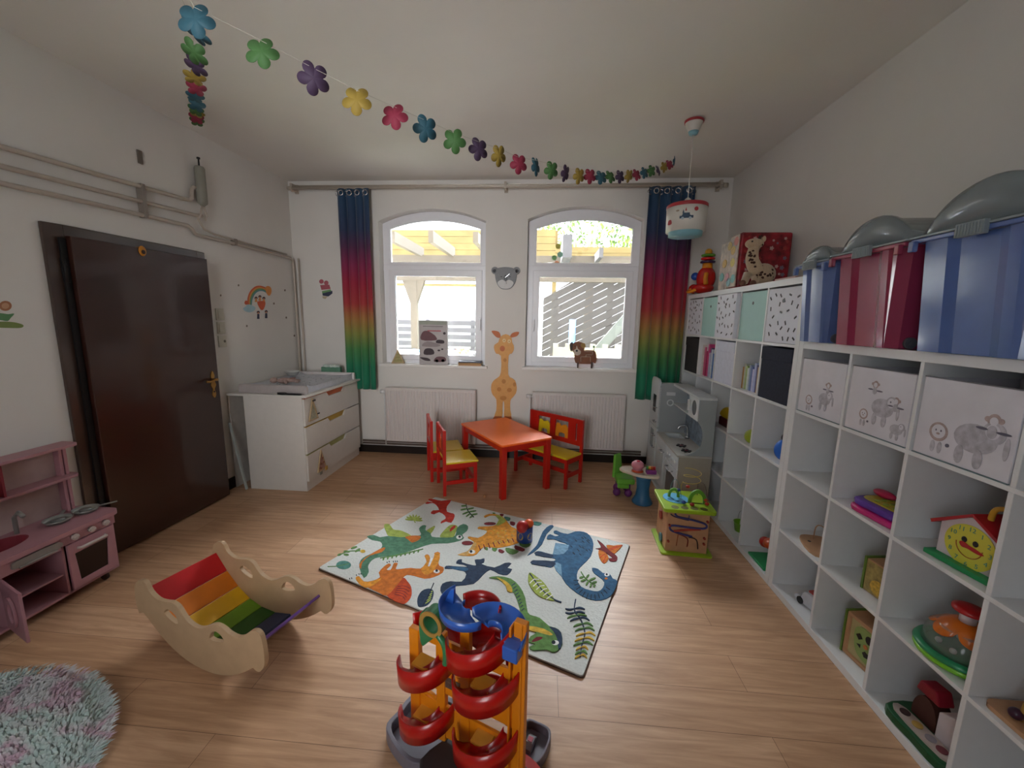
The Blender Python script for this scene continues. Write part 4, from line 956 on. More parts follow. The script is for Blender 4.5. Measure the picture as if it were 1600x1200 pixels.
# hanging triangles on the drawer fronts
def drawer_tri(y, z, lab, tint, s=1):
    t = thing('triangle_toy', lab, 'toy', (-3.4475, .922+y, z)); c_ = tint
    obj('frame', G().ring([(-.075*s, 0), (.075*s, 0), (0, .20*s)], [(-.058*s, .012), (.058*s, .012), (0, .17*s)], .001, .014, 'yz'), mat('birch'), t, bev=.002)
    obj('picture_panel', G().prism([(-.058*s, .012), (.058*s, .012), (0, .17*s)], .003, .008, 'yz'), mat('dt_'+c_, c_, .6, noise=.25, scale=60), t)
    return t
t = drawer_tri(.115, .632, 'wooden triangle picture toy hanging on the top drawer front', '#a9a58e')
obj('bird_charm', G().box(.014, .020, -.012, .03, .17, .185), M_black, t); obj('bird_charm', G().box(.014, .020, .05, .085, .04, .05), M_black, t)
t = drawer_tri(.20, .125, 'wooden triangle shape toy hanging on the bottom drawer front', '#b58f84')
t.location.x += .0
for a_, b_ in ((0, .12), (-.02, .07), (.02, .075), (-.03, .03)): obj('peg', G().cyl((.008, a_, b_), .011, .012, 'x', 12), mat('peg_brown', '#8c5a44', .5), t)
obj('star_charm', G().box(.014, .022, .04, .08, -.02, .02), mat('charm_yellow', '#c9a04c', .5), t, bev=.004); obj('fish_charm', G().box(.014, .020, -.05, -.01, -.03, .0), mat('charm_grey', '#8c8f86', .5), t, bev=.004)

# ------------------------------------------------------------------ children's table, chairs, bench
M_tr = mat('red_lacquer', '#b81a10', .35, noise=.03, coat=.2); M_to = mat('orange_lacquer', '#ff7222', .4, noise=.02, coat=.15); M_ty = mat('yellow_lacquer', '#dcc020', .35, noise=.03, coat=.2)
ta = math.radians(36)
t = thing('play_table', 'low orange topped table with red legs in front of the radiator', 'table', (-1.755, 1.435, 0), ta)
a_, b_ = .27, .425
g = G(); r_ = .02
pts = []
for sx, sy, st in ((1, 1, 0), (-1, 1, 90), (-1, -1, 180), (1, -1, 270)): pts += arc(sx*(a_-r_), sy*(b_-r_), r_, st, st+90, 4)
g.prism(pts, .482, .5); obj('tabletop', g, M_to, t, bev=.003)
for sx in (-1, 1):
    for sy in (-1, 1): x, y = sx*(a_-.035), sy*(b_-.035); obj('leg', G().box(x-.025, x+.025, y-.025, y+.025, 0, .482), M_tr, t, bev=.004)
for s in (-1, 1):
    obj('apron', G().box(-a_+.06, a_-.06, s*(b_-.03)-.009, s*(b_-.03)+.009, .425, .482), M_tr, t, bev=.002); obj('apron', G().box(s*(a_-.03)-.009, s*(a_-.03)+.009, -b_+.06, b_-.06, .425, .482), M_tr, t, bev=.002)
def chair(loc, rz, label):
    """faces local +x; width along y"""
    t = thing('kids_chair', label, 'chair', loc, rz, None)
    w, d = .155, .28
    g = G(); g.box(.0, d+.015, -w-.006, w+.006, .286, .302); obj('seat', g, M_ty, t, bev=.005)
    for s in (-1, 1):
        obj('leg', G().box(-.028, .0, s*w-.014, s*w+.014, 0, .60), M_tr, t, bev=.003)
        obj('leg', G().box(d-.03, d, s*w-.014, s*w+.014, 0, .286), M_tr, t, bev=.003)
        obj('stretcher', G().box(.0, d-.03, s*w-.008, s*w+.008, .10, .135), M_tr, t, bev=.002)
        obj('seat_rail', G().box(.0, d-.03, s*w-.009, s*w+.009, .245, .286), M_tr, t, bev=.002)
    g = G(); g.ring([(-w+.014, .36), (w-.014, .36), (w-.014, .60), (-w+.014, .60)], [(-.06, .40), (.06, .40), (.06, .54), (-.06, .54)], -.024, -.006, 'yz'); obj('backrest', g, M_tr, t, bev=.003)
    g = G(); g.prism(spline([(-.05, .40), (-.045, .46), (0, .50), (.045, .47), (.05, .40)], 3), -.018, -.012, 'yz'); obj('back_cutout_animal', g, M_to, t)
    obj('stretcher', G().box(d-.026, d-.008, -w+.014, w-.014, .10, .135), M_tr, t, bev=.002)
    return t
chair((-2.285, 1.125, 0), math.radians(25), 'red and yellow kids chair nearer the camera, left of the orange table')
chair((-2.475, 1.423, 0), math.radians(22), 'red and yellow kids chair farther back, left of the orange table')
# bench: origin at its near back corner, running away along local +y
bd = Vector((-.985+1.503, 1.44-1.86, 0)); ang = math.atan2(bd.y, bd.x)
t = thing('kids_bench', 'red bench with yellow seat and two animal windows in its back', 'bench', (-1.503, 1.865, 0), ang)
L_ = bd.length; dpt = .27
# local +x along the back, seat towards -y
obj('seat', G().box(-.0, L_, -dpt, -.03, .286, .304), M_ty, t, bev=.005)
for x in (.014, L_-.014):
    obj('leg', G().box(x-.014, x+.014, -.028, 0, 0, .62), M_tr, t, bev=.003); obj('leg', G().box(x-.014, x+.014, -dpt+.004, -dpt+.034, 0, .286), M_tr, t, bev=.003)
    obj('stretcher', G().box(x-.008, x+.008, -dpt+.034, -.028, .10, .14), M_tr, t, bev=.002); obj('seat_rail', G().box(x-.009, x+.009, -dpt+.034, -.028, .235, .286), M_tr, t, bev=.002)
obj('seat_rail', G().box(.028, L_-.028, -dpt+.008, -dpt+.028, .245, .286), M_tr, t, bev=.002); obj('stretcher', G().box(.028, L_-.028, -.16, -.14, .10, .14), M_tr, t, bev=.002)
g = G(); Z0, Z1, w0, w1 = .36, .62, .405, .575
xs = [.028, .16, .285, .37, .50, .575, .60, L_-.028]
xs = [.028, L_*.17, L_*.40, L_*.50, L_*.74, L_*.87, L_*.895, L_-.028]
g.box(xs[0], xs[7], -.022, -.006, Z0, w0); g.box(xs[0], xs[7], -.022, -.006, w1, Z1)
for a_, b_ in ((0, 1), (2, 3), (4, 5), (6, 7)): g.box(xs[a_], xs[b_], -.022, -.006, w0, w1)
obj('backrest', g, M_tr, t)
for k, (x0, x1, m) in enumerate(((xs[1], xs[2], M_ty), (xs[3], xs[4], mat('amber_lacquer', '#e08a20', .35)))):
    w_ = x1-x0; g = G(); g.prism([(x0+w_*p, w0+q) for p, q in spline([(.02, .0), (.04, .08), (.10, .135), (.35, .13), (.45, .115), (.75, .135), (.95, .10), (.98, .0), (.75, .0), (.72, .04), (.3, .04), (.25, .0)], 2)], -.018, -.010, 'xz')
    obj('animal_cutout', g, m, t)
tag(obj('small_ball', G().sph((-1.876, .981, .016), .0155), mat('ball_tan', '#a0714c', .5)), 'tiny tan ball on the floor beside the front chair leg', 'ball')
# ------------------------------------------------------------------ dinosaur rug
def prism_holes(g, outer, holes, h0, h1, plane='xz', m=0):
    from mathutils.geometry import tessellate_polygon
    loops = [outer] + holes
    tri = tessellate_polygon([[Vector((a_, b_, 0)) for a_, b_ in lp] for lp in loops])
    flat = [p for lp in loops for p in lp]; P_ = PL[plane]; n = len(flat)
    vs = [P_(a_, b_, h0) for a_, b_ in flat] + [P_(a_, b_, h1) for a_, b_ in flat]
    g.add(vs, [tuple(f) for f in tri] + [tuple(i+n for i in f)[::-1] for f in tri], m)
    o = 0; fs = []
    for lp in loops:
        k = len(lp)
        for i in range(k): j = (i+1) % k; fs.append((o+i, o+j, n+o+j, n+o+i))
        o += k
    g.add(vs, fs, m)
    return g
rg = thing('dinosaur_rug', 'white rectangular children rug covered with colourful dinosaurs and leaves', 'rug', (0, 0, 0))
RZ = .013
cn = [at(496, 887, 2, RZ), at(680, 776, 2, RZ), at(985, 851, 2, RZ), at(912, 1058, 2, RZ)]
def rr_(pts, r=.02):
    out = []
    for i, p in enumerate(pts):
        a_ = pts[i-1]; b_ = pts[(i+1) % len(pts)]; d1 = (a_-p).normalized()*r; d2 = (b_-p).normalized()*r
        for k in range(5): t_ = k/4; q = (p+d1)*(1-t_)**2 + p*2*t_*(1-t_) + (p+d2)*t_*t_; out.append((q.x, q.y))
    return out
pf = [Vector((c_.x, c_.y)) for c_ in cn]
obj('backing', G().prism(rr_(pf), .0008, .006), mat('rug_backing', '#5e463c', .9), rg)
M_pile = mat('rug_pile', '#cdcfca', .95, noise=.06, scale=70, bump=.9, sheen=.3)
PC = {}
def pc(name, col, nz=.25, sc=40): 
    PC[name] = len(pm); pm.append(mat('rug_'+name, col, .95, noise=nz, scale=sc, bump=.8))
pm = [M_pile]
for nm, col in (('green', '#4c7a60'), ('lime', '#9aa84c'), ('orange', '#c06a20'), ('amber', '#d08a28'), ('red', '#b82c1c'), ('rust', '#b8431a'), ('maroon', '#6e1f26'), ('navy', '#263850'), ('blue', '#2f5878'), ('sky', '#6f93ac'), ('leafgreen', '#5c8246'), ('dark', '#1c2430'), ('white', '#dcdcd8'), ('teal', '#4d8378'), ('tan', '#c49a5a'), ('yellow', '#caa43c')): pc(nm, col)
pg = G(); cc_ = sum(pf, Vector((0, 0)))/4
pg.prism([tuple(p) for p in rr_([cc_+(p-cc_)*.994 for p in pf])], .006, RZ, 'xy', 0)
LAY = [0]
def A6(p): return (480+p[0]/6.154, 760+p[1]/6.154)
def B6(p): return (700+p[0]/5.333, 770+p[1]/5.333)
def C6(p): return (700+p[0]/5.715, 860+p[1]/5.715)
def D6(p): return (480+p[0]/3.077, 750+p[1]/3.077)
def motif(cv, pts, col, sp=2, lift=None):
    LAY[0] += 1; z = RZ + .0012 + .000018*LAY[0]
    if sp: pts = spline(pts, sp)
    w_ = [at(*cv(p), 2, RZ) for p in pts]
    pg.prism([(q.x, q.y) for q in w_], RZ-.0005, z, 'xy', PC[col])
def line(cv, pts, wd, col, sp=4, taper=False):
    P_ = spline(pts, sp, False); n = len(P_); L1 = []; L2 = []
    for i, p in enumerate(P_):
        a_ = P_[max(0, i-1)]; b_ = P_[min(n-1, i+1)]; dx, dy = b_[0]-a_[0], b_[1]-a_[1]; l = math.hypot(dx, dy) or 1
        w2 = wd*(math.sin(PI*(i+.5)/n)*.9+.1 if taper else 1)
        L1.append((p[0]-dy/l*w2, p[1]+dx/l*w2)); L2.append((p[0]+dy/l*w2, p[1]-dx/l*w2))
    motif(cv, L1+L2[::-1], col, 0)
E_ = lambda x, y, r, r2=None: circ(x, y, r, 14, r2)
# crocodile-green dinosaur
motif(A6, [(740, 370), (790, 365), (830, 415), (900, 425), (995, 470), (980, 495), (800, 485), (755, 430)], 'lime', 3)
motif(A6, [(1275, 480), (1335, 405), (1385, 370), (1445, 385), (1425, 450), (1400, 495), (1330, 500)], 'lime', 3)
motif(A6, [(1145, 430), (1185, 400), (1230, 380), (1212, 425), (1190, 455), (1190, 495), (1150, 470)], 'lime', 3)
motif(A6, [(545, 882), (500, 775), (515, 710), (565, 670), (640, 640), (705, 600), (722, 565), (700, 530), (625, 517), (575, 482), (640, 468), (700, 490), (780, 478), (900, 490), (1000, 480), (1090, 470), (1088, 440), (1075, 405), (1110, 375), (1145, 380), (1135, 420), (1185, 450), (1200, 485), (1290, 492), (1400, 490), (1432, 450), (1440, 400), (1500, 362), (1548, 385), (1535, 430), (1490, 465), (1508, 495), (1470, 522), (1350, 548), (1200, 552), (1050, 600), (900, 652), (760, 672), (655, 690), (605, 730), (585, 775), (592, 825)], 'green')
motif(A6, [(940, 488), (1010, 474), (1088, 478), (1080, 512), (1010, 542), (970, 512)], 'orange'); motif(A6, [(700, 602), (752, 590), (715, 635), (600, 668), (530, 735), (518, 795), (500, 755), (560, 685)], 'orange')
motif(A6, [(1370, 425), (1385, 395), (1420, 375), (1425, 395), (1380, 435)], 'red'); motif(A6, E_(1462, 490, 30, 20), 'white', 0); motif(A6, E_(1465, 485, 12), 'dark', 0)
# orange long snouted one with a sail
motif(A6, [(920, 880), (965, 915), (1000, 970), (1003, 1050), (965, 1110), (905, 1128), (765, 1050), (850, 965)], 'rust', 3)
for k in range(5): line(A6, [(860-8*k+10, 965+18*k), (920-5*k+15, 960+25*k), (992-12*k, 985+28*k)], 3, 'maroon')
motif(A6, [(465, 880), (500, 865), (545, 915), (625, 910), (700, 875), (688, 830), (735, 775), (785, 742), (805, 760), (762, 800), (800, 805), (820, 770), (835, 738), (872, 742), (850, 795), (900, 795), (1000, 785), (1090, 792), (1148, 725), (1128, 670), (1160, 655), (1182, 690), (1165, 760), (1182, 740), (1225, 640), (1278, 642), (1262, 720), (1272, 765), (1312, 780), (1302, 830), (1220, 872), (1130, 888), (1030, 862), (960, 852), (920, 882), (850, 970), (765, 1052), (690, 1022), (580, 972), (495, 930)], 'orange')
motif(A6, [(465, 880), (500, 868), (545, 918), (625, 912), (720, 880), (640, 950), (560, 975), (495, 932)], 'amber'); motif(A6, [(1095, 800), (1150, 725), (1130, 668), (1178, 670), (1165, 765), (1228, 645), (1275, 650), (1262, 735), (1200, 830), (1130, 850)], 'amber')
motif(A6, [(1186, 690), (1226, 648), (1214, 690), (1176, 772), (1160, 768)], 'white', 1); motif(A6, E_(1245, 820, 30, 18), 'white', 0); motif(A6, E_(1245, 812, 13), 'dark', 0)
for x, y in ((475, 860), (500, 850), (518, 848), (770, 738), (790, 730), (830, 730), (850, 728), (868, 728), (410, 895), (430, 890)): line(A6, [(x, y), (x-3, y-12)], 4, 'dark', 1)
# little red one
motif(A6, [(1135, 165), (1160, 148), (1205, 155), (1195, 145), (1165, 133), (1175, 120), (1220, 125), (1290, 140), (1385, 133), (1345, 190), (1345, 245), (1405, 262), (1418, 290), (1385, 350), (1335, 338), (1285, 358), (1292, 335), (1330, 312), (1322, 280), (1270, 248), (1222, 268), (1188, 258), (1210, 232), (1268, 228), (1240, 180), (1205, 160), (1160, 168)], 'red')
# leaves on the left part
for a_ in range(-80, 100, 25): r_ = math.radians(a_-90); line(A6, [(1025, 325), (1025+60*math.cos(r_)*1.4, 325+60*math.sin(r_)*.9)], 9, 'lime', 4, True)
line(A6, [(1025, 325), (1040, 350)], 4, 'lime', 1); motif(A6, E_(350, 757, 72, 40), 'teal', 0); line(A6, [(195, 772), (290, 768), (400, 745)], 3, 'leafgreen')
for p, q in (((290, 665), (330, 650)), ((350, 655), (400, 660)), ((350, 625), (410, 630)), ((420, 600), (480, 580)), ((460, 630), (510, 600))): line(A6, [p, q], 10, 'leafgreen', 4, True)
line(A6, [(310, 660), (400, 625), (520, 620)], 4, 'leafgreen'); motif(A6, E_(535, 625, 25, 15), 'yellow', 0)
line(A6, [(700, 690), (900, 655), (1115, 603)], 4, 'leafgreen')
for i in range(9): x = 740+i*42; y = 684-i*9.5; line(A6, [(x, y), (x-20+8, y+28)], 8, 'leafgreen', 3, True)
motif(A6, [(1065, 1150), (1060, 1080), (1100, 1010), (1170, 985), (1215, 1010), (1205, 1080), (1160, 1140), (1100, 1160)], 'navy', 3); line(A6, [(1110, 1150), (1160, 1060), (1218, 930)], 4, 'dark')
for i in range(5): line(A6, [(1135+i*14, 1130-i*28), (1190+i*4, 1075-i*20+15)], 6, 'lime', 3, True)
# navy raptor (crop D)
motif(D6, [(640, 532), (650, 500), (690, 488), (742, 490), (765, 455), (745, 435), (700, 428), (662, 428), (668, 414), (700, 415), (740, 418), (770, 418), (750, 408), (716, 402), (725, 385), (745, 384), (745, 397), (800, 412), (812, 408), (805, 385), (832, 383), (852, 378), (850, 398), (838, 405), (900, 422), (950, 400), (982, 402), (962, 424), (985, 430), (962, 458), (920, 452), (880, 432), (845, 458), (800, 500), (722, 510), (672, 528), (690, 560), (658, 556)], 'navy')
motif(D6, [(672, 420), (740, 418), (775, 428), (760, 440), (700, 428)], 'blue')
# amber stegosaurus
for p in ([(430, 470), (470, 490), (450, 505), (420, 490)], [(300, 455), (330, 460), (330, 480), (305, 470)], [(370, 460), (410, 465), (395, 490), (370, 480)]): motif(B6, p, 'maroon' if p[0][0] > 400 else 'leafgreen')
motif(B6, [(480, 460), (540, 470), (590, 490), (540, 515), (490, 495)], 'leafgreen'); motif(B6, [(560, 440), (640, 470), (620, 490), (560, 470)], 'maroon'); motif(B6, [(600, 400), (690, 430), (650, 458), (600, 440)], 'leafgreen')
motif(B6, [(470, 200), (520, 210), (510, 235), (475, 225)], 'teal'); motif(B6, [(430, 178), (465, 180), (450, 200)], 'maroon'); motif(B6, [(520, 240), (560, 250), (550, 275), (520, 265)], 'maroon'); motif(B6, [(370, 168), (395, 170), (385, 185)], 'leafgreen')
motif(B6, [(700, 240), (780, 250), (760, 275), (705, 265)], 'teal')
motif(B6, [(80, 518), (160, 490), (195, 450), (215, 408), (165, 378), (180, 366), (250, 378), (310, 345), (322, 315), (250, 302), (262, 284), (340, 282), (400, 268), (425, 225), (395, 192), (345, 192), (312, 208), (300, 196), (345, 178), (425, 186), (480, 225), (530, 285), (620, 330), (620, 400), (520, 440), (400, 462), (300, 450), (240, 512), (180, 528)], 'amber')
motif(B6, [(400, 268), (425, 225), (395, 192), (430, 190), (480, 230), (470, 250), (420, 275)], 'lime'); motif(B6, [(80, 518), (160, 490), (195, 452), (215, 412), (240, 430), (200, 490), (150, 525)], 'tan')
motif(B6, E_(350, 258, 50, 12), 'maroon', 0); motif(B6, E_(162, 420, 48, 17), 'maroon', 0); motif(B6, E_(200, 495, 28, 17), 'white', 0); motif(B6, E_(192, 492, 12), 'dark', 0)
rnd = random.Random(2)
for i in range(34): x, y = rnd.uniform(300, 560), rnd.uniform(300, 420); motif(B6, E_(x, y, 9, 5), 'yellow' if i % 2 else 'tan', 0)
for i in range(8): line(B6, [(270+i*40, 480-i*9 if i < 4 else 455-i*6), (255+i*40, 440-i*8)], 4, 'maroon', 1)
# blue long neck
motif(B6, [(660, 526), (712, 470), (745, 430), (790, 325), (850, 272), (880, 284), (822, 345), (782, 432), (720, 492)], 'blue')
motif(B6, [(895, 420), (1015, 438), (968, 525), (872, 515)], 'sky', 1); motif(B6, [(870, 570), (955, 598), (960, 715), (900, 650)], 'sky', 1)
motif(B6, [(882, 322), (905, 318), (935, 332), (1000, 346), (1060, 325), (1130, 328), (1182, 360), (1212, 430), (1190, 530), (1125, 600), (1082, 650), (1075, 720), (1108, 785), (1180, 815), (1250, 825), (1290, 795), (1302, 745), (1262, 705), (1215, 670), (1200, 630), (1250, 638), (1290, 672), (1348, 680), (1372, 718), (1412, 742), (1378, 835), (1320, 885), (1230, 900), (1120, 865), (1020, 795), (952, 712), (942, 600), (880, 588), (860, 625), (770, 605), (695, 595), (700, 568), (740, 566), (880, 572), (885, 548), (730, 522), (738, 492), (775, 492), (860, 515), (965, 512), (1008, 440), (930, 408), (880, 388), (830, 390), (825, 370), (850, 348), (895, 366), (925, 355), (886, 340)], 'blue')
motif(B6, [(888, 575), (870, 620), (700, 596), (698, 570), (740, 566)], 'navy'); motif(B6, [(738, 492), (870, 518), (860, 545), (732, 520)], 'navy'); motif(B6, E_(1325, 686, 22, 15), 'white', 0); motif(B6, E_(1322, 684, 9), 'dark', 0); motif(B6, E_(1318, 718, 13, 9), 'orange', 0)
for i in range(16): x, y = rnd.uniform(1000, 1180), rnd.uniform(360, 520); line(B6, [(x, y), (x+18, y+16)], 3, 'dark', 1)
for i in range(12): a_ = math.radians(175-i*13); x, y = 1210+165*math.cos(a_), 720+175*math.sin(a_); line(B6, [(x, y), (x*.75+1210*.25, y*.75+720*.25)], 3, 'dark', 1)
# red flying one
motif(B6, [(1320, 440), (1380, 445), (1455, 438), (1400, 500), (1360, 520)], 'orange', 2); motif(B6, [(1255, 480), (1310, 500), (1340, 550), (1300, 592), (1262, 545)], 'orange', 2)
motif(B6, [(1243, 396), (1280, 420), (1300, 440), (1340, 480), (1380, 510), (1412, 540), (1400, 572), (1352, 572), (1340, 550), (1372, 548), (1340, 520), (1260, 475), (1230, 468), (1270, 462), (1270, 440)], 'maroon')
for p, q in (((1345, 485), (1450, 442)), ((1335, 475), (1410, 450)), ((1320, 530), (1290, 585)), ((1305, 515), (1265, 545))): line(B6, [p, q], 3, 'red', 1)
# big leaf, sprigs
motif(B6, [(678, 668), (740, 705), (800, 755), (850, 830), (885, 900), (820, 890), (750, 860), (695, 800), (668, 740)], 'lime', 3); line(B6, [(680, 675), (780, 810), (880, 890), (945, 916)], 5, 'navy')
for i in range(6): line(B6, [(715+i*28, 725+i*28), (700+i*28-20, 760+i*26)], 4, 'white', 1); line(B6, [(715+i*28, 725+i*28), (760+i*22, 725+i*26)], 4, 'white', 1)
line(B6, [(150, 95), (165, 150), (215, 205)], 3, 'dark')
for p, q in (((155, 110), (110, 112)), ((160, 135), (105, 145)), ((175, 160), (120, 180)), ((160, 140), (215, 128)), ((175, 160), (235, 152)), ((195, 185), (245, 178)), ((185, 175), (150, 200)), ((205, 195), (180, 210))): line(B6, [p, q], 5, 'leafgreen', 3, True)
line(B6, [(1108, 660), (1150, 720), (1230, 775)], 3, 'leafgreen')
for p, q in (((1130, 705), (1095, 712)), ((1150, 725), (1105, 740)), ((1170, 740), (1150, 775)), ((1195, 755), (1185, 790)), ((1150, 715), (1175, 685)), ((1175, 735), (1230, 712)), ((1200, 755), (1240, 745)), ((1215, 768), (1220, 790))): line(B6, [p, q], 8, 'leafgreen', 3, True)
# green long neck in front (crop C)
motif(C6, [(368, 248), (450, 236), (560, 258), (640, 328), (690, 430), (712, 560), (760, 590), (820, 610), (900, 680), (960, 698), (1010, 740), (1022, 840), (980, 902), (930, 914), (880, 892), (760, 898), (725, 868), (780, 842), (722, 825), (735, 775), (790, 742), (720, 705), (660, 640), (640, 520), (590, 380), (530, 368), (520, 320), (450, 262)], 'leafgreen')
motif(C6, [(430, 245), (500, 270), (560, 320), (575, 375), (530, 368), (515, 315), (455, 262)], 'yellow'); motif(C6, [(715, 680), (850, 705), (935, 755), (905, 765), (830, 745), (715, 715)], 'yellow')
motif(C6, [(900, 690), (960, 700), (1010, 742), (1020, 840), (985, 895), (975, 800), (940, 730)], 'navy'); motif(C6, [(745, 822), (790, 780), (842, 782), (835, 800), (780, 822)], 'maroon'); motif(C6, E_(958, 832, 32, 22), 'white', 0); motif(C6, E_(942, 828, 18), 'dark', 0)
for i in range(9): line(C6, [(600+i*10, 300+i*28), (570+i*11, 320+i*28)], 4, 'navy', 1)
# fern
line(C6, [(1140, 440), (1130, 540), (1185, 620), (1222, 740), (1195, 850), (1180, 955)], 5, 'navy')
for k, (x, y) in enumerate(((1128, 525), (1128, 560), (1145, 585), (1170, 610), (1200, 660), (1215, 700), (1222, 745), (1212, 790), (1200, 830), (1192, 870), (1185, 910), (1182, 945))):
    col = ('navy', 'navy', 'leafgreen', 'navy', 'leafgreen', 'leafgreen', 'yellow', 'yellow', 'leafgreen', 'yellow', 'leafgreen', 'yellow')[k]; w_ = 95 if k < 9 else 60
    line(C6, [(x, y), (x+w_*.5, y-8), (x+w_, y+(5 if k < 3 else 22))], 7, col, 4, True); line(C6, [(x, y), (x-w_*.45, y+8), (x-w_*.85, y+(0 if k < 2 else 26))], 7, col, 4, True)
obj('pile', pg, pm, rg)
# tin drum / can with balls on the rug
t = thing('toy_tin', 'blue tin with yellow pictures holding a red ball, on the rug', 'tin', (-1.49, .31, RZ+.004), .3)
obj('tin_body', G().lathe([(.055, 0), (.057, .002), (.057, .105), (.0545, .107), (.0535, .107), (.0535, .004), (0, .003)], 32), mat('tin_blue', '#1f3f86', .35, noise=.1, coat=.3), t)
for a_ in (3.9, 5.2, 1.8):
    pts = circ(a_, .05, .38, 16, .026); g = G(); g.add([(.0577*math.cos(p), .0577*math.sin(p), z) for p, z in pts], [list(range(16))]); g.add([(.0572*math.cos(p), .0572*math.sin(p), z) for p, z in pts], [list(range(16))[::-1]]); obj('picture_spot', g, mat('tin_yellow', '#a88a34', .4), t)
tag(obj('red_ball', G().sph((-1.505, .285, RZ+.115), .044), mat('ball_red', '#a80f0a', .35, coat=.3)), 'dark red ball resting in the mouth of the blue tin', 'ball')
tag(obj('orange_toy', G().sph((-1.462, .325, RZ+.122), .034, sc=(1, 1, .9)), mat('toy_orange', '#e05a1e', .4)), 'small orange red knob toy behind the red ball in the blue tin', 'toy')

# ------------------------------------------------------------------ rainbow rocker
t = thing('rainbow_rocker', 'plywood rocker with wavy side boards and rainbow coloured slats', 'rocker', (-3.25, -.773, 0), math.radians(-16.137))
M_ply = mat('plywood', '#b89a78', .5, noise=.06, scale=12)
M_plye = mat('plywood_edge', '#c9b08a', .6, noise=.1, scale=60)
def rc(x, y): 
    P0 = Vector((-3.25, -.773, 0)); a_ = math.radians(-16.137); n_ = Vector((-math.sin(a_), math.cos(a_), 0)); ex = Vector((math.cos(a_), math.sin(a_), 0))
    d = ray(200+x/4.706, 830+y/4.706); t_ = (P0-CAM).dot(n_)/d.dot(n_); q = CAM+d*t_-P0; return (q.dot(ex), q.z)
top = [(50, 480), (48, 410), (62, 372), (100, 362), (130, 390), (160, 450), (215, 503), (270, 520), (320, 527), (365, 562), (400, 618), (440, 670), (500, 710), (550, 713), (590, 697), (640, 690), (690, 713), (740, 755), (800, 783), (850, 773), (890, 742), (930, 733), (965, 758), (985, 810), (1000, 900), (1002, 985), (975, 1030), (950, 1032), (918, 1005)]
out = [rc(*p) for p in top]
x1 = out[-1][0]-.03
n = 16; xa, xb = out[-1][0]-.05, .055
bot = []
for i in range(n+1):
    x = xa + (xb-xa)*i/n; u = (x-.40)/.345; bot.append((x, .002 + .135*abs(u)**2.15))
bot += [(.015, .165), (-.02, .150), (-.035, .20)]
outl = spline([(a_, max(b_, .0)) for a_, b_ in out], 3, False) + bot
def hole(pts): return spline([rc(*p) for p in pts], 3)
holes = [hole([(266, 600), (285, 575), (318, 592), (350, 625), (368, 672), (355, 683), (310, 650)]), hole([(600, 790), (610, 748), (640, 737), (675, 760), (700, 795), (695, 815), (640, 812)])]
for s, y0 in enumerate((0, .352)):
    g = G(); prism_holes(g, outl, holes, y0, y0+.018, 'xz'); obj('side_board', g, M_ply, t)
sl = [((-.005, .262), (.070, .175), '#c00f16'), ((.072, .172), (.148, .104), '#e07b12'), ((.150, .100), (.232, .052), '#e8b416'), ((.236, .050), (.318, .026), '#6f9c22'), ((.322, .026), (.418, .022), '#245c1c'), ((.422, .022), (.530, .045), '#23365c'), ((.60, .085), (.735, .215), '#6f4a96')]
for a_, b_, c_ in sl:
    d = Vector((b_[0]-a_[0], b_[1]-a_[1])).normalized(); nn = Vector((-d.y, d.x))*.006
    g = G(); g.prism([(a_[0]-nn.x, a_[1]-nn.y), (b_[0]-nn.x, b_[1]-nn.y), (b_[0]+nn.x, b_[1]+nn.y), (a_[0]+nn.x, a_[1]+nn.y)], .0185, .3515, 'xz'); obj('slat', g, mat('slat_'+c_, c_, .45, noise=.05), t, bev=.0015)

# ------------------------------------------------------------------ ball tower in the foreground
t = thing('ball_tower', 'orange ball run tower with red chutes, blue top track and grey base', 'toy', (-1.62, -1.165, 0), math.radians(-22))
M_or = mat('tower_orange', '#e88a14', .35, noise=.03, coat=.2); M_rd = mat('tower_red', '#b80d08', .3, noise=.03, coat=.3); M_bl = mat('tower_blue', '#2f63c0', .3, noise=.03, coat=.3); M_gy2 = mat('tower_grey', '#787480', .4, noise=.04); M_dg = mat('tower_dark', '#3b3436', .5)
M_gn = mat('tower_green', '#2f7a4c', .35, coat=.3)
XP = (-.215, -.10, .0, .20)
hts = (.47, .50, .58, .655)
for k, (x, h_) in enumerate(zip(XP, hts)):
    g = G(); w_ = .021 if k in (0, 3) else .018
    g.box(x-w_, x+w_, -.012, .012, .07, h_)
    if k == 3: g.box(x-w_-.012, x-w_-.004, -.022, .012, .07, h_-.02); g.box(x+.004, x+.010, -.018, -.012, .07, h_)
    obj('post', g, M_or, t, bev=.003)
for z, zz in ((.265, .355), (.44, .475), (.085, .215)):
    g = G(); g.box(XP[0]+.02, XP[3]-.02, -.006, .006, z, zz); obj('cross_panel', g, M_or, t, bev=.002)
for (x0, x1, z) in ((-.20, -.12, .295), (-.085, -.015, .295), (.015, .09, .295)):
    g = G(); g.box(x0, x1, -.0072, -.0062, z, z+.042); obj('picture_sticker', g, mat('sticker_photo', '#5c4a42', .4, noise=.6, scale=90), t)
g = G(); g.ring(circ(-.155, .19, .045, 20), circ(-.155, .19, .033, 20), -.005, .005, 'xz'); obj('round_window', g, M_or, t)
g = G(); g.ring(arc(.1, .40, .075, 0, 180, 12)+[(.025, .34), (.175, .34)], arc(.1, .40, .062, 0, 180, 12)+[(.038, .34), (.162, .34)], -.005, .005, 'xz'); obj('arch_window', g, M_or, t)
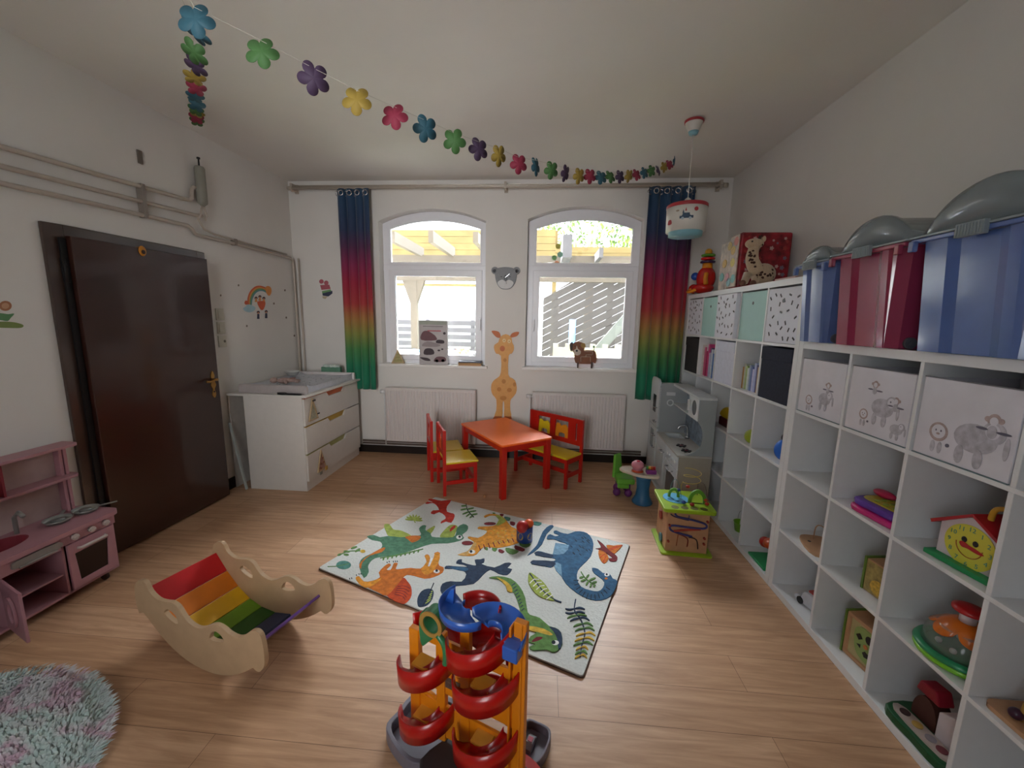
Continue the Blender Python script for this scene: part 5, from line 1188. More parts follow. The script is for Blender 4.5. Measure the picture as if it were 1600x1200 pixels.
def chute(cx, cz_, R_=.078, w_=.05, m=M_rd, a0=200, a1=360, drop=.085, wall=.05, cy=-.0, flip=1):
    """half round trough sweeping out in front of the tower"""
    g = G(); n = 18; rows = []
    for i in range(n+1):
        a_ = math.radians(a0 + (a1-a0)*i/n); z = cz_ - drop*(1 - i/n if flip > 0 else i/n)
        c_, s_ = math.cos(a_), math.sin(a_)
        def P(r, dz): return (cx + r*c_, cy + r*s_*1.0, z+dz)
        ro = R_+w_/2; ri = R_-w_/2
        rows.append([P(ri-.002, .018), P(ri, .0), P(R_, -.006), P(ro-.004, .0), P(ro, .012), P(ro+.004, wall), P(ro+.008, wall), P(ro+.004, -.028)])
    m_ = len(rows[0]); vs = [p for r in rows for p in r]
    g.add(vs, [(i*m_+j, i*m_+j+1, (i+1)*m_+j+1, (i+1)*m_+j) for i in range(n) for j in range(m_-1)], 0, None, True)
    return obj('chute', g, m, t, solid=.003)
chute(-.155, .405); chute(-.155, .20); chute(.085, .44, R_=.085); chute(.085, .23, R_=.085); chute(.055, .565, R_=.08)
for x, z in ((-.155, .40), (-.155, .19), (.085, .43), (.085, .22)):
    g = G(); g.box(x-.035, x+.03, -.055, .0, z-.028, z-.018); obj('landing_step', g, mat('tower_amber', '#e8a83c', .35), t, bev=.002)
chute(-.155, .43, a0=20, a1=160, drop=.03); chute(.085, .47, R_=.085, a0=20, a1=160, drop=.03); chute(.085, .26, R_=.085, a0=20, a1=160, drop=.03)
# blue S track
def track(cx, cy, a0, a1, z0, z1, R_=.062, w_=.062):
    g = G(); n = 16; rows = []
    for i in range(n+1):
        a_ = math.radians(a0 + (a1-a0)*i/n); z = z0+(z1-z0)*i/n; c_, s_ = math.cos(a_), math.sin(a_)
        P = lambda r, dz: (cx+r*c_, cy+r*s_, z+dz)
        rows.append([P(R_-w_/2, .022), P(R_-w_/2+.002, .0), P(R_+w_/2-.002, .0), P(R_+w_/2, .03)])
    vs = [p for r in rows for p in r]; m_ = 4
    g.add(vs, [(i*m_+j, i*m_+j+1, (i+1)*m_+j+1, (i+1)*m_+j) for i in range(n) for j in range(m_-1)], 0, None, True)
    return obj('top_track', g, M_bl, t, solid=.003)
track(.005, -.0, 150, 330, .625, .615, R_=.055, w_=.075); track(.125, -.035, 165, -10, .615, .60, R_=.062, w_=.075)
g = G(); g.prism([(-.085, .62), (-.05, .62), (-.045, .68), (-.06, .672)], -.004, .004, 'xz'); obj('track_fin', g, M_bl, t)
obj('track_end', G().box(.165, .215, -.062, -.02, .56, .605), M_bl, t, bev=.004)
chute(.03, .60, a0=20, a1=160, drop=.0, R_=.045, wall=.03, cy=.02)
# green loop with tan rim
g = G(); Tr = TR(-.095, -.03, .575)
prof = [(.030, -.022), (.044, -.022), (.044, .022), (.030, .022)]
vs = []; ns = 26
for k in range(ns):
    a_ = 2*PI*k/ns
    for r_, y_ in prof: vs.append((-.095+r_*math.cos(a_), -.04+y_, .575+r_*math.sin(a_)))
g.add(vs, [(k*4+j, ((k+1) % ns)*4+j, ((k+1) % ns)*4+(j+1) % 4, k*4+(j+1) % 4) for k in range(ns) for j in range(4)], 0, None, False); obj('green_loop', g, M_gn, t)
g = G(); g.ring(circ(-.095, .575, .045, 26), circ(-.095, .575, .031, 26), -.067, -.0625, 'xz'); obj('loop_rim', g, mat('rim_tan', '#a8803c', .5), t)
g = G(); g.prism(spline([(-.175, .50), (-.17, .56), (-.145, .575), (-.125, .55), (-.11, .50), (-.14, .46), (-.165, .44)], 3), -.03, .0, 'xz'); obj('green_tail', g, M_gn, t, bev=.004)
g = G(); g.tube(spline([(-.07, -.06, .545), (-.045, -.06, .52), (-.038, -.06, .48), (-.042, -.06, .45)], 4, False), .011); obj('green_hook', g, M_gn, t)
# bases
g = G(); g.prism(spline([(-.10, -.13), (.20, -.16), (.25, -.05), (.22, .05), (-.02, .05), (-.10, -.02)], 3), .0, .075); obj('dark_base', g, M_dg, t, bev=.01)
def tray(pts, nm, h_=.055):
    o = obj(nm, None or _tray(pts, h_), M_gy2, t, bev=.003); return o
def _tray(pts, h_):
    g = G(); P_ = spline(pts, 4); cx = sum(p[0] for p in P_)/len(P_); cy = sum(p[1] for p in P_)/len(P_)
    inn = [(cx+(x-cx)*.86, cy+(y-cy)*.86) for x, y in P_]
    g.prism(P_, 0, .008); g.ring(P_, inn, .008, h_, 'xy'); return g
def tl(u, v, z=.05):
    q = at(u, v, 2, z); d = Vector((q.x+1.62, q.y+1.165)); a_ = math.radians(22); return (d.x*math.cos(a_)-d.y*math.sin(a_), d.x*math.sin(a_)+d.y*math.cos(a_))
tray([tl(603, 1138), tl(622, 1112), tl(650, 1085), tl(712, 1095), tl(725, 1150), tl(700, 1175), tl(655, 1195), tl(625, 1178)], 'left_tray')
tray([tl(822, 1122), tl(840, 1125), tl(860, 1138), tl(856, 1165), tl(838, 1190), tl(815, 1185), tl(805, 1150)], 'right_tray', .045)
q0, q1 = tl(818, 1188, .05), tl(850, 1196, .05)
g = G(); g.prism(spline([tl(812, 1175, .05), tl(838, 1190, .05), tl(850, 1215, .05), tl(812, 1225, .05)], 3), .01, .05); obj('red_ramp', g, M_rd, t, bev=.005)
c_ = at(829, 1150, 2, .05)
tt = thing('toy_car', 'tiny grey toy car with a red square sitting in the right grey tray', 'toy car', (c_.x, c_.y, .0095), 1.2)
g = G(); g.prism([(-.03, 0), (.03, 0), (.03, .012), (.014, .026), (-.012, .026), (-.03, .014)], -.014, .014, 'xz'); obj('car_body', g, mat('car_grey', '#8c8a90', .4), tt, bev=.002); obj('red_badge', G().box(-.009, .009, -.009, .009, .0262, .029), mat('badge_red', '#a8203c', .4), tt)

# ------------------------------------------------------------------ fluffy round rug
t = thing('fluffy_rug', 'round fluffy rug in white, grey, mint and pink at the lower left corner', 'rug', (-3.43, -1.60, 0))
def fur_mat():
    m = bpy.data.materials.new('fur'); m.use_nodes = True; n = m.node_tree.nodes; l = m.node_tree.links; p = n['Principled BSDF']
    tx = n.new('ShaderNodeTexCoord'); mp = n.new('ShaderNodeMapping'); mp.inputs['Scale'].default_value = (2.2, 3.4, .01); mp.inputs['Rotation'].default_value = (0, 0, .5)
    nz = n.new('ShaderNodeTexNoise'); nz.inputs['Scale'].default_value = 1.6; nz.inputs['Detail'].default_value = 2
    r = n.new('ShaderNodeValToRGB'); l.new(tx.outputs['Object'], mp.inputs[0]); l.new(mp.outputs[0], nz.inputs['Vector']); l.new(nz.outputs['Fac'], r.inputs[0]); l.new(r.outputs[0], p.inputs['Base Color'])
    e = r.color_ramp.elements; e[0].position = .30; e[0].color = lin('#96959a'); e[1].position = .75; e[1].color = lin('#a5a8a8')
    for a_, c_ in ((.38, '#c5c9c8'), (.45, '#b9cec9'), (.50, '#c8cccb'), (.55, '#cba9ba'), (.60, '#cfcfd0'), (.68, '#d2d3d4')): q = e.new(a_); q.color = lin(c_)
    p.inputs['Roughness'].default_value = .9; p.inputs['Sheen Weight'].default_value = .4
    return m
M_fur = fur_mat(); g = G(); g.lathe([(.60, .002), (.62, .012), (.58, .03), (0, .035)], 60); obj('base', g, M_fur, t)
g = G(); rnd = random.Random(21)
for i in range(19000):
    r_ = .625*math.sqrt(rnd.random()); a_ = rnd.uniform(0, 2*PI); x, y = r_*math.cos(a_), r_*math.sin(a_); z = .02
    sw = 2.4*math.sin(3*x+1)+1.7*math.cos(4*y) + rnd.uniform(-.6, .6); L_ = rnd.uniform(.018, .034); ox, oy = math.cos(sw)*L_, math.sin(sw)*L_
    if r_ > .57: ox, oy = ox*.4+x/r_*.025, oy*.4+y/r_*.025
    px_, py_ = -math.sin(sw)*.004, math.cos(sw)*.004; hz = rnd.uniform(.025, .042)*(1 if r_ < .57 else .6)
    g.add([(x-px_, y-py_, z), (x+px_, y+py_, z), (x+ox*.5+px_, y+oy*.5+py_, z+hz*.8), (x+ox*.5-px_, y+oy*.5-py_, z+hz*.8), (x+ox, y+oy, z+hz*.75)], [(0, 1, 2, 3), (3, 2, 4)], 0, None, True)
o = obj('pile', g, M_fur, t); o['kind'] = 'stuff'

# ------------------------------------------------------------------ pink toy kitchen (left)
t = thing('toy_kitchen', 'pink wooden toy kitchen with oven, knobs and open doors at the left edge', 'toy kitchen', (-3.9, -.31, 0))
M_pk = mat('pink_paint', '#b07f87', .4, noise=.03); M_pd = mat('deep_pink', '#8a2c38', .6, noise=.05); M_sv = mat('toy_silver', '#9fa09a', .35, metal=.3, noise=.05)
DK = -.262
g = G(); g.box(DK, -.0, -.012, .0, .05, .385); g.box(DK, -.0, -.262, -.25, .05, .385); g.box(DK, 0, -.95, -.938, .05, .385); g.box(DK, -.0, -.938, -.012, .05, .062); g.box(DK, -.0, -.51, -.498, .062, .385)
g.box(DK+.01, -.01, -.498, -.262, .165, .174); obj('cabinet_body', g, M_pk, t, bev=.002)
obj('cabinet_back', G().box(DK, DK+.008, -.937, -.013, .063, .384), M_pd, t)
r_ = .1; pts = [(DK, -1.0), (.03, -1.0)] + [(.03, -.02)] + arc(-.02, -.02, .05, 0, 90, 8)[1:] + [(DK+.02, .03), (DK, .01)]
sk_ = circ(-.15, -.42, .085, 28, .13)
g = G(); prism_holes(g, pts, [sk_], .386, .410, 'xy'); obj('countertop', g, M_pk, t, bev=.003)
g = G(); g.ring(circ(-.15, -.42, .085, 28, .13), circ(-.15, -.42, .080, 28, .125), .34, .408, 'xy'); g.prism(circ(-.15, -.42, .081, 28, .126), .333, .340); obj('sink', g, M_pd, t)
obj('control_panel', G().box(.0005, .012, -.27, .0, .332, .385), M_pk, t, bev=.002)
for y in (-.054, -.127, -.208):
    o = obj('knob', G().cyl((.012, y, .360), .016, .014, 'x', 18), mat('knob_white', '#c9bcb6', .4), t); obj('knob_grip', G().box(.026, .032, y-.013, y+.013, .356, .364), mat('knob_white'), o)
tx_ = [(-.245, .07), (-.012, .07), (-.012, .327), (-.245, .327)]; wn = [(-.205, .105), (-.065, .105), (-.05, .265), (-.215, .265)]
g = G(); g.ring(tx_, wn, .0005, .014, 'yz'); o = obj('oven_door', g, M_pk, t, bev=.003); obj('oven_glass', G().prism(wn, .004, .008, 'yz'), mat('oven_dark', '#1e0c0c', .2), o)
g = G(); g.tube([(.014, -.20, .290), (.032, -.195, .292), (.034, -.13, .292), (.032, -.07, .292), (.014, -.065, .290)], .008); obj('oven_handle', g, mat('knob_white'), o)
g = G(); g.box(.0005, .012, -.94, -.27, .318, .385); obj('upper_front', g, M_pk, t, bev=.002)
g = G(); g.prism(spline([(-.285, .335), (-.285, .372), (-.45, .372), (-.47, .352), (-.45, .335)], 3), .012, .022, 'yz'); g.tube([(.03, -.30, .338), (.03, -.45, .338)], .006); obj('towel_rail', g, mat('rail_grey', '#8c827c', .4), t)
# cabinet door standing open, hinged on its left side
d_ = thing('x', '', '', (0, 0, 0)); bpy.data.objects.remove(d_)
g = G(); g.box(.0, .22, -.012, .0, .064, .312); o = obj('cabinet_door', g, M_pk, t, bev=.003, loc=(.004, -.50, 0), rz=-.35)
g = G(); g.ring(circ(.12, .19, .055, 22, .075), circ(.132, .19, .030, 22, .048), -.024, -.0125, 'xz'); obj('ring_handle', g, M_pk, o, bev=.003)
g = G(); g.box(.0, .22, -.012, .0, .064, .312); obj('cabinet_door', g, M_pk, t, bev=.003, loc=(.004, -.93, 0), rz=1.45)
# back board and shelves
g = G(); g.box(DK, DK+.012, -.95, -.03, .411, .80); obj('back_board', g, mat('pink_back', '#b9a09c', .5), t)
for y in (-.045, -.022): g = G(); g.box(DK+.013, DK+.05, y-.008, y+.008, .411, .80); obj('shelf_post', g, M_pk, t, bev=.002)
for z, w_ in ((.615, .10), (.80, .12)):
    pts = [(DK, -1.0), (DK+w_, -1.0), (DK+w_, -.03)] + arc(DK+w_-.04, -.03, .04, 0, 90, 6)[1:] + [(DK, .012)]
    g = G(); g.prism(pts, z, z+.016); obj('shelf_board', g, M_pk, t, bev=.003)
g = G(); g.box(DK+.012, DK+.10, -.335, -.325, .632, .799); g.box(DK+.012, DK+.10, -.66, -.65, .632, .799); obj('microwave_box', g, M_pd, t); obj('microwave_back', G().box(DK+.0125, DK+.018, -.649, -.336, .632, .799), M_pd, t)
g = G(); g.box(0, .20, -.010, .0, .60, .74); o = obj('microwave_door', g, M_pk, t, bev=.003, loc=(DK+.10, -.60, .0), rz=.55)
g = G(); g.ring(circ(.14, .67, .035, 22, .055), circ(.148, .67, .018, 22, .034), -.020, -.0105, 'xz'); obj('ring_handle', g, M_pk, o, bev=.003)
for y in (-.06, -.88):
    for x in (-.03, DK+.03): g = G(); g.cyl((x, y-.008, .024), .022, .016, 'y', 14); g.box(x-.008, x+.008, y-.010, y+.010, .030, .0498); obj('caster_foot', g, mat('foot_brown', '#3c2418', .5), t)
def pan(x, y, rz, lab, r_=.058):
    p = thing('toy_pan', lab, 'pan', (x, y, .4105), rz, 'toy pans on the pink kitchen')
    obj('pan_body', G().lathe([(r_*.8, 0), (r_, .02), (r_+.002, .02), (r_*.8, .003), (0, .003)], 28), M_sv, p); g = G(); g.prism([(r_, -.008), (r_+.075, -.006), (r_+.075, .006), (r_, .008)], .014, .018); obj('handle', g, M_sv, p)
    g = G(); g.lathe([(0, .004), (.028, .006), (.028, .016), (0, .022)], 18, c=(0, 0, 0)); obj('inner_disc', g, mat('disc_grey', '#7c7f7c', .35, metal=.4), p)
pan(-4.035, -.47, 2.3, 'silver toy pan on the pink counter next to the sink hole'); pan(-4.02, -.345, 1.0, 'silver toy pan at the far end of the pink counter by the door')
g = G().tube([(-4.10, -.60, .4105), (-4.10, -.60, .50), (-4.07, -.60, .53), (-4.03, -.61, .515)], .010); tag(obj('toy_tap', g, M_sv), 'silver toy tap over the sink of the pink kitchen', 'tap')

# ------------------------------------------------------------------ grey white toy kitchen (right)
t = thing('toy_kitchen', 'pale grey and white toy kitchen with fridge, sink and microwave by the tall shelf', 'toy kitchen', (-.302, .85, 0), math.radians(-2))
M_g1 = mat('kitchen_white', '#cfd4d6', .45, noise=.02); M_g2 = mat('kitchen_grey', '#9aa0a2', .5, noise=.02); M_g3 = mat('kitchen_beige', '#a39c90', .5, noise=.03); M_hd = mat('handle_chrome', '#c9ccd0', .2, metal=.9)
DD, LL, HC, HF = .262, 1.02, .495, .985; FY = .70
g = G(); g.box(.012, DD, 0, .012, .03, HC); g.box(.012, DD, .342, .354, .03, HC-.005); g.box(.012, DD, .0121, FY, .03, .045); g.box(DD-.006, DD, .0121, FY, .045, HC); obj('lower_body', g, M_g3, t, bev=.002)
g = G(); g.prism([(.262, HC+.016), (.262, .965), (.13, .965), (.13, .80)] + spline([(.13, .79), (.165, .73), (.175, .65), (.16, .58), (.11, .535), (.05, HC+.016)], 3, False), 0, .012, 'xz'); obj('side_panel', g, M_g2, t, bev=.002)
sk_ = [(.06, .50), (.20, .50), (.20, .66), (.06, .66)]
g = G(); prism_holes(g, [(-.005, -.004), (DD, -.004), (DD, FY), (-.005, FY)], [sk_], HC, HC+.015, 'xy'); obj('worktop', g, mat('worktop', '#b5b2ac', .4, noise=.05), t)
g = G(); g.ring(sk_, [(.066, .506), (.194, .506), (.194, .654), (.066, .654)], HC-.05, HC+.016, 'xy'); g.box(.06, .20, .50, .66, HC-.055, HC-.05); obj('sink', g, M_g1, t)
g = G(); g.tube(spline([(.22, .50, HC+.016), (.22, .50, HC+.10), (.20, .50, HC+.135), (.15, .50, HC+.13), (.135, .50, HC+.10)], 4, False), .010); g.cyl((.22, .50, HC+.016), .02, .03); obj('tap', g, M_hd, t)
for y in (.12, .26):
    g = G()
    for a_ in range(6): g.cyl((.10+.03*math.cos(a_*PI/3), y+.03*math.sin(a_*PI/3), HC+.0152), .012, .008, 'z', 10)
    g.cyl((.10, y, HC+.0152), .022, .006); o = obj('burner', g, M_black, t); obj('burner_mark', G().box(.09, .11, y-.008, y+.008, HC+.0215, HC+.0235), mat('burner_red', '#8c2f3c', .5), o)
g = G(); g.box(DD-.008, DD-.002, .0121, FY, HC+.015, .965); obj('backsplash', g, mat('marble_tile', '#7f8fa0', .3, noise=.45, scale=22), t)
g = G(); g.box(.12, DD, -.004, FY, .965, .985); obj('top_board', g, mat('kitchen_top', '#c3c8ca', .4), t, bev=.002); g = G(); g.box(.125, DD-.009, .0125, FY, .79, .802); obj('upper_shelf', g, M_g1, t, bev=.002)
g = G(); prism_holes(g, [(.0125, .802), (.235, .802), (.235, .965), (.0125, .965)], [circ(.105, .882, .058, 26, .062)], .125, .137, 'yz'); g.box(.137, DD-.01, .223, .235, .802, .965); o = obj('microwave', g, M_g1, t); obj('microwave_window', G().prism(circ(.105, .882, .058, 26, .062), .128, .132, 'yz'), mat('window_grey', '#5f6468', .2), o); obj('microwave_handle', G().box(.105, .124, .19, .215, .84, .93), M_g1, o, bev=.004)
# fronts
g = G(); g.box(0, .0115, .36, FY-.004, .05, HC-.004); g.box(-.006, -.0002, .40, FY-.04, .10, .40); o = obj('cabinet_door', g, M_g1, t, bev=.002)
def hdl(o, y0, y1, z, x=-.028): 
    g = G(); g.tube([(-.0, y0, z-.0), (x, y0, z), (x, y1, z), (-.0, y1, z)], .006); return obj('door_handle', g, M_hd, o)
hdl(o, .40, .47, .40)
g = G(); g.box(0, .0115, .004, .350, .375, HC-.004); o = obj('control_panel', g, M_g1, t, bev=.002)
for k in range(4): obj('knob', G().cyl((-.016, .06+.075*k, .435), .016, .016, 'x', 16), M_g1, o)
g = G(); g.ring([(.004, .05), (.350, .05), (.350, .37), (.004, .37)], [(.05, .10), (.30, .10), (.30, .30), (.05, .30)], 0, .0115, 'yz'); o = obj('oven_door', g, M_g1, t, bev=.002); obj('oven_window', G().box(.004, .007, .05, .30, .10, .30), mat('window_grey'), o); hdl(o, .10, .24, .335)
# fridge
pts = [(.70, .03), (LL, .03), (LL, .93)] + arc(LL-.08, .93, .08, 0, 90, 6)[1:] + arc(.78, .93, .08, 90, 180, 6)
g = G(); g.prism([(.0, .03), (DD, .03), (DD, .985), (.03, .985), (.008, .975), (.0, .95)], FY, FY+.012, 'xz'); g.box(.012, DD, LL-.012, LL, .03, .93); g.box(DD-.01, DD, FY+.012, LL-.012, .03, .96); g.box(.012, DD-.01, FY+.012, LL-.012, .03, .045); obj('fridge_body', g, M_g2, t)
g = G(); g.box(.012, DD, FY+.0121, LL, .93, .945); obj('fridge_top', g, M_g1, t)
tp = [(FY, .55), (LL, .55), (LL, .93)] + arc(LL-.07, .945, .07, 0, 90, 6) + arc(FY+.07, .945, .07, 90, 180, 6) + [(FY, .93)]
g = G(); g.prism(tp, -.008, .0115, 'yz'); o = obj('fridge_upper_door', g, M_g1, t, bev=.002); obj('dispenser_panel', G().box(-.0095, -.0082, FY+.09, FY+.20, .68, .85), M_black, o); hdl(o, FY+.03, FY+.09, .60, -.03); hdl(o, FY+.03, FY+.09, .74, -.03)
g = G(); g.box(-.008, .0115, FY, LL, .045, .54); o = obj('fridge_lower_door', g, M_g1, t, bev=.002); obj('notice_card', G().box(-.0095, -.0082, FY+.10, FY+.22, .32, .50), mat('card_grey', '#8f989c', .5), o); hdl(o, FY+.03, FY+.09, .46, -.03); hdl(o, FY+.03, FY+.09, .34, -.03)
g = G(); g.ring(circ(.10, .80, .032, 20), circ(.10, .80, .022, 20), FY-.010, FY-.0005, 'xz'); g.box(.06, .14, FY-.010, FY-.0005, .87, .90); obj('clock_relief', g, M_g1, t)
g = G(); g.box(-.012, .06, .0, LL, .0, .029); obj('plinth', g, M_g1, t)

# ------------------------------------------------------------------ activity cube
t = thing('activity_cube', 'wooden activity cube with lime green top and bottom boards in front of the tall shelf', 'toy', (-.384, .415, 0), math.radians(-3))
M_lg = mat('lime_paint', '#93b31c', .4, noise=.03); M_nw = mat('beech', '#b98d68', .5, noise=.1); a_ = .168
def rsq(a_, b_, r_): 
    o = []
    for sx, sy, st in ((1, 1, 0), (-1, 1, 90), (-1, -1, 180), (1, -1, 270)): o += arc(sx*(a_-r_), sy*(b_-r_), r_, st, st+90, 5)
    return o
obj('base_board', G().prism(rsq(.168, .165, .02), .0, .014), M_lg, t, bev=.002); obj('body', G().box(-.135, .135, -.135, .135, .0142, .305), M_nw, t, bev=.002); obj('top_board', G().prism(rsq(.168, .165, .02), .3052, .33), M_lg, t, bev=.003)
# zigzag rails on the front face (local -y)
def yy(p): return [(x, -.141, z) for x, z in p]
for pts, m, r_ in (([(-.09, .29), (-.07, .27), (.02, .255), (.10, .235), (.118, .215), (.10, .200), (.03, .198), (-.09, .205), (-.118, .19), (-.10, .165), (-.04, .150), (.03, .135)], '#3a3a78', .007), ([(-.09, .165), (-.02, .178), (.08, .192)], '#a83c28', .008), ([(-.118, .285), (-.09, .268), (.0, .25)], '#2f2a3c', .004), ([(-.08, .155), (.0, .12), (.005, .06)], '#7c2418', .004), ([(.01, .13), (.06, .115), (.075, .05)], '#2b1c1c', .004), ([(-.06, .14), (-.065, .06)], '#a85c28', .003), ([(0, .285), (0, .262)], '#3a3a78', .003)):
    obj('zigzag_rail', G().tube(spline(yy(pts), 4, False), r_, 7), mat('rail_'+m, m, .4), t)
for x, z in ((-.12, .205), (-.12, .09), (.12, .25), (.11, .13), (.11, .09)): obj('wooden_pin', G().cyl((x, -.15, z), .008, .014, 'y', 12), mat('pin_red', '#8c2a1c', .5), t)
obj('side_gear', G().cyl((-.147, -.02, .05), .03, .011, 'x', 16), mat('gear_teal', '#3c6f78', .5), t); obj('side_gear', G().cyl((-.147, .02, .20), .03, .011, 'x', 16), mat('pin_red'), t)
obj('pond_disc', G().cyl((-.05, .02, .3302), .085, .003, 'z', 34), mat('pond_blue', '#5fb0d8', .4), t)
for x, y, r_ in ((-.09, -.01, .022), (-.05, -.03, .010), (-.02, .05, .012)): obj('pond_mark', G().cyl((x, y, .3333), r_, .001, 'z', 16), mat('pond_mark', '#2f6f9c', .4), t)
for k in range(4): obj('coin_hole', G().cyl((-.09+.062*k, -.125, .3302), .024, .0012, 'z', 20), mat('hole_olive', '#5c5a18', .6), t)
g = G(); g.ring(arc(.075, .345, .06, 0, 180, 14, .085)+[(.015, .331), (.135, .331)], arc(.075, .345, .038, 0, 180, 14, .06)+[(.037, .331), (.113, .331)], -.05, -.032, 'xz'); obj('green_arch', g, mat('arch_green', '#5f9c2c', .4), t, bev=.003)
g = G(); g.ring(arc(-.06, .345, .04, 0, 180, 12, .055)+[(-.10, .331), (-.02, .331)], arc(-.06, .345, .022, 0, 180, 12, .034)+[(-.082, .331), (-.038, .331)], .03, .045, 'xz'); obj('leaf_arch', g, mat('arch_green'), t, bev=.003)
obj('wire_loop', G().tube(spline([(-.08, .05, .331), (-.08, .05, .42), (-.05, .05, .46), (-.02, .04, .40), (-.01, .03, .331)], 5, False), .002, 6), mat('wire_green', '#5c8c8c', .4), t)
hx = [(.005+.058*math.cos(a_*.35+2.8)+.06, .07+.05*math.sin(a_*.35+2.8), .43+.0028*a_) for a_ in range(0, 36)]
obj('wire_spiral', G().tube([(-.0, .085, .331), (.0, .088, .40)] + hx, .0022, 6), mat('wire_yellow', '#c9b04c', .35), t)
obj('wire_loop', G().tube(spline([(.12, .10, .331), (.12, .10, .42), (.13, .02, .45), (.13, -.06, .40), (.13, -.08, .331)], 5, False), .002, 6), mat('wire_dark', '#4c3a3a', .4), t)
for x, y, z, c_ in ((-.03, .04, .385, '#2f3f7c'), (.05, .10, .39, '#a8281c'), (.13, -.07, .345, '#a8281c'), (.13, -.05, .362, '#b8401c'), (-.02, -.07, .345, '#2a4f9c'), (.03, -.085, .340, '#a8281c')): obj('bead', G().sph((x, y, z), .013, sc=(1.2, 1, .9), seg=12), mat('bead_'+c_, c_, .35), t)

# ------------------------------------------------------------------ small play desk with stool (green, blue, purple)
t = thing('play_desk', 'toddler play desk with blue foot, white tray and green seat on purple wheels', 'toy', (-.53, 1.11, 0))
M_gd = mat('desk_green', '#6fb83c', .4, coat=.2); M_bd = mat('desk_blue', '#2f6a94', .4, noise=.05); M_pp = mat('desk_purple', '#6c2a74', .4)
obj('foot', G().lathe([(.085, 0), (.088, .01), (.06, .06), (.052, .13), (.062, .22), (.075, .245)], 26, T=TR(.03, -.05, 0)), M_bd, t)
obj('tray', G().prism(spline([(-.16, .05), (-.12, -.03), (.0, -.12), (.12, -.13), (.15, -.08), (.13, .02), (.05, .10), (-.08, .11)], 4), .248, .272), mat('tray_cream', '#d2c6b4', .4), t, bev=.005)
g = G(); g.lathe([(.05, .272), (.035, .30), (.045, .305), (.055, .315), (.05, .345), (.03, .362), (0, .368)], 24, c=(-.02, -.02, 0)); obj('pink_dome', g, mat('dome_pink', '#c87f90', .35, noise=.05), t)
obj('dome_button', G().sph((-.02, -.03, .366), .012, sc=(1.3, 1, .6)), mat('button_red', '#b81c3c', .3), t); g = G(); g.lathe([(.052, .2722), (.036, .296)], 20, c=(-.02, -.02, 0)); obj('orange_cone', g, mat('cone_orange', '#c8481c', .4), t)
obj('purple_block', G().box(.045, .125, -.09, -.03, .2722, .305), mat('block_purple', '#7c2f7c', .4), t, bev=.004)
for k, c_ in enumerate(('#3f8c3c', '#d8a03c', '#c8501c', '#a8202c')): obj('coloured_peg', G().cyl((.055+.02*k, -.05, .305), .010, .025, 'z', 12), mat('peg_'+c_, c_, .35), t)
g = G(); g.box(-.18, -.02, .03, .20, .12, .17); obj('seat', g, M_gd, t, bev=.012)
g = G(); g.prism([(-.065, .13), (.065, .13), (.05, .34), (-.03, .34)], -.014, .014, 'xz'); o = obj('backrest', g, M_gd, t, bev=.008, loc=(-.135, .20, 0), rot=(-.1, 0, .75)); obj('seat_arm', G().box(-.17, -.07, .02, .05, .085, .122), M_gd, t, bev=.008)
for x, y in ((-.17, .06), (-.15, .17), (-.07, .05), (-.06, .17)): obj('wheel', G().sph((x, y, .036), .035, sc=(1, .8, 1)), M_pp, t); obj('wheel_leg', G().cyl((x, y, .06), .016, .06), M_pp, t)

# ------------------------------------------------------------------ things on top of the tall shelf
Z5 = 1.8201
t = thing('floral_suitcase', 'red floral cardboard suitcase with a pastel end standing on the tall shelf', 'suitcase', (0, 0, Z5))
M_fl = mat('floral_red', '#8e1a26', .5, noise=.55, scale=22)
bx = G(); bx.box(.012, .37, .85, 1.0, 0, .395); obj('case_body', bx, M_fl, t, bev=.014)
bx = G(); bx.box(.004, .36, 1.001, 1.16, 0, .36); bx.box(.002, .0115, .862, 1.0005, .01, .385); obj('case_end', bx, mat('floral_pastel', '#b8a898', .5, noise=.5, scale=14), t, bev=.004)
rnd = random.Random(5)
for i in range(30):
    x, z = rnd.uniform(.05, .34), rnd.uniform(.03, .37); r_ = rnd.uniform(.008, .018); g = G()
    g.prism([(x+r_*(.55+.45*abs(math.cos(2.5*a_)))*math.cos(a_), z+r_*(.55+.45*abs(math.cos(2.5*a_)))*math.sin(a_)) for a_ in [2*PI*k/30 for k in range(30)]], .8485, .8499, 'xz'); obj('flower_print', g, mat('print_petal', '#c9a8a0', .5) if i % 3 == 0 else mat('print_rose' if i % 3 == 1 else 'print_grey2', '#a83a34' if i % 3 == 1 else '#7f6f80', .5), t)
for y, z, c_ in ((.90, .34, '#c87468'), (.94, .28, '#c9a24c'), (1.00, .32, '#bfa25c'), (.93, .19, '#c9b44c'), (.90, .07, '#6fb0ac'), (1.0, .09, '#c88f94'), (.97, .05, '#7fb0b4'), (1.07, .20, '#c9a24c'), (1.1, .1, '#6fb0ac')):
    g = G(); g.prism(circ(y, z, .035, 16, .032), .0005 if y < .97 else -.0, .0018 if y < .97 else .0035, 'yz'); obj('pastel_patch', g, mat('patch_'+c_, c_, .5, noise=.2, scale=60), t)
t = thing('plush_giraffe', 'beige plush giraffe with brown spots sitting before the red suitcase', 'plush toy', (.105, .755, Z5), PI/2)
M_gf = mat('plush_beige', '#c9ae90', .9, noise=.08, scale=80, sheen=.4); M_gs = mat('plush_brown', '#4a2f24', .9)
g = G(); g.sph((0, -.04, .085), .075, sc=(.75, 1.1, 1.05)); g.tube(spline([(0, .0, .10), (0, .045, .18), (0, .045, .25), (0, .03, .29)], 4, False), .04, 12, rr=[.052]*1 + [.05, .048, .046, .044, .042, .040, .038, .036, .036, .035, .035, .034]); obj('body', g, M_gf, t)
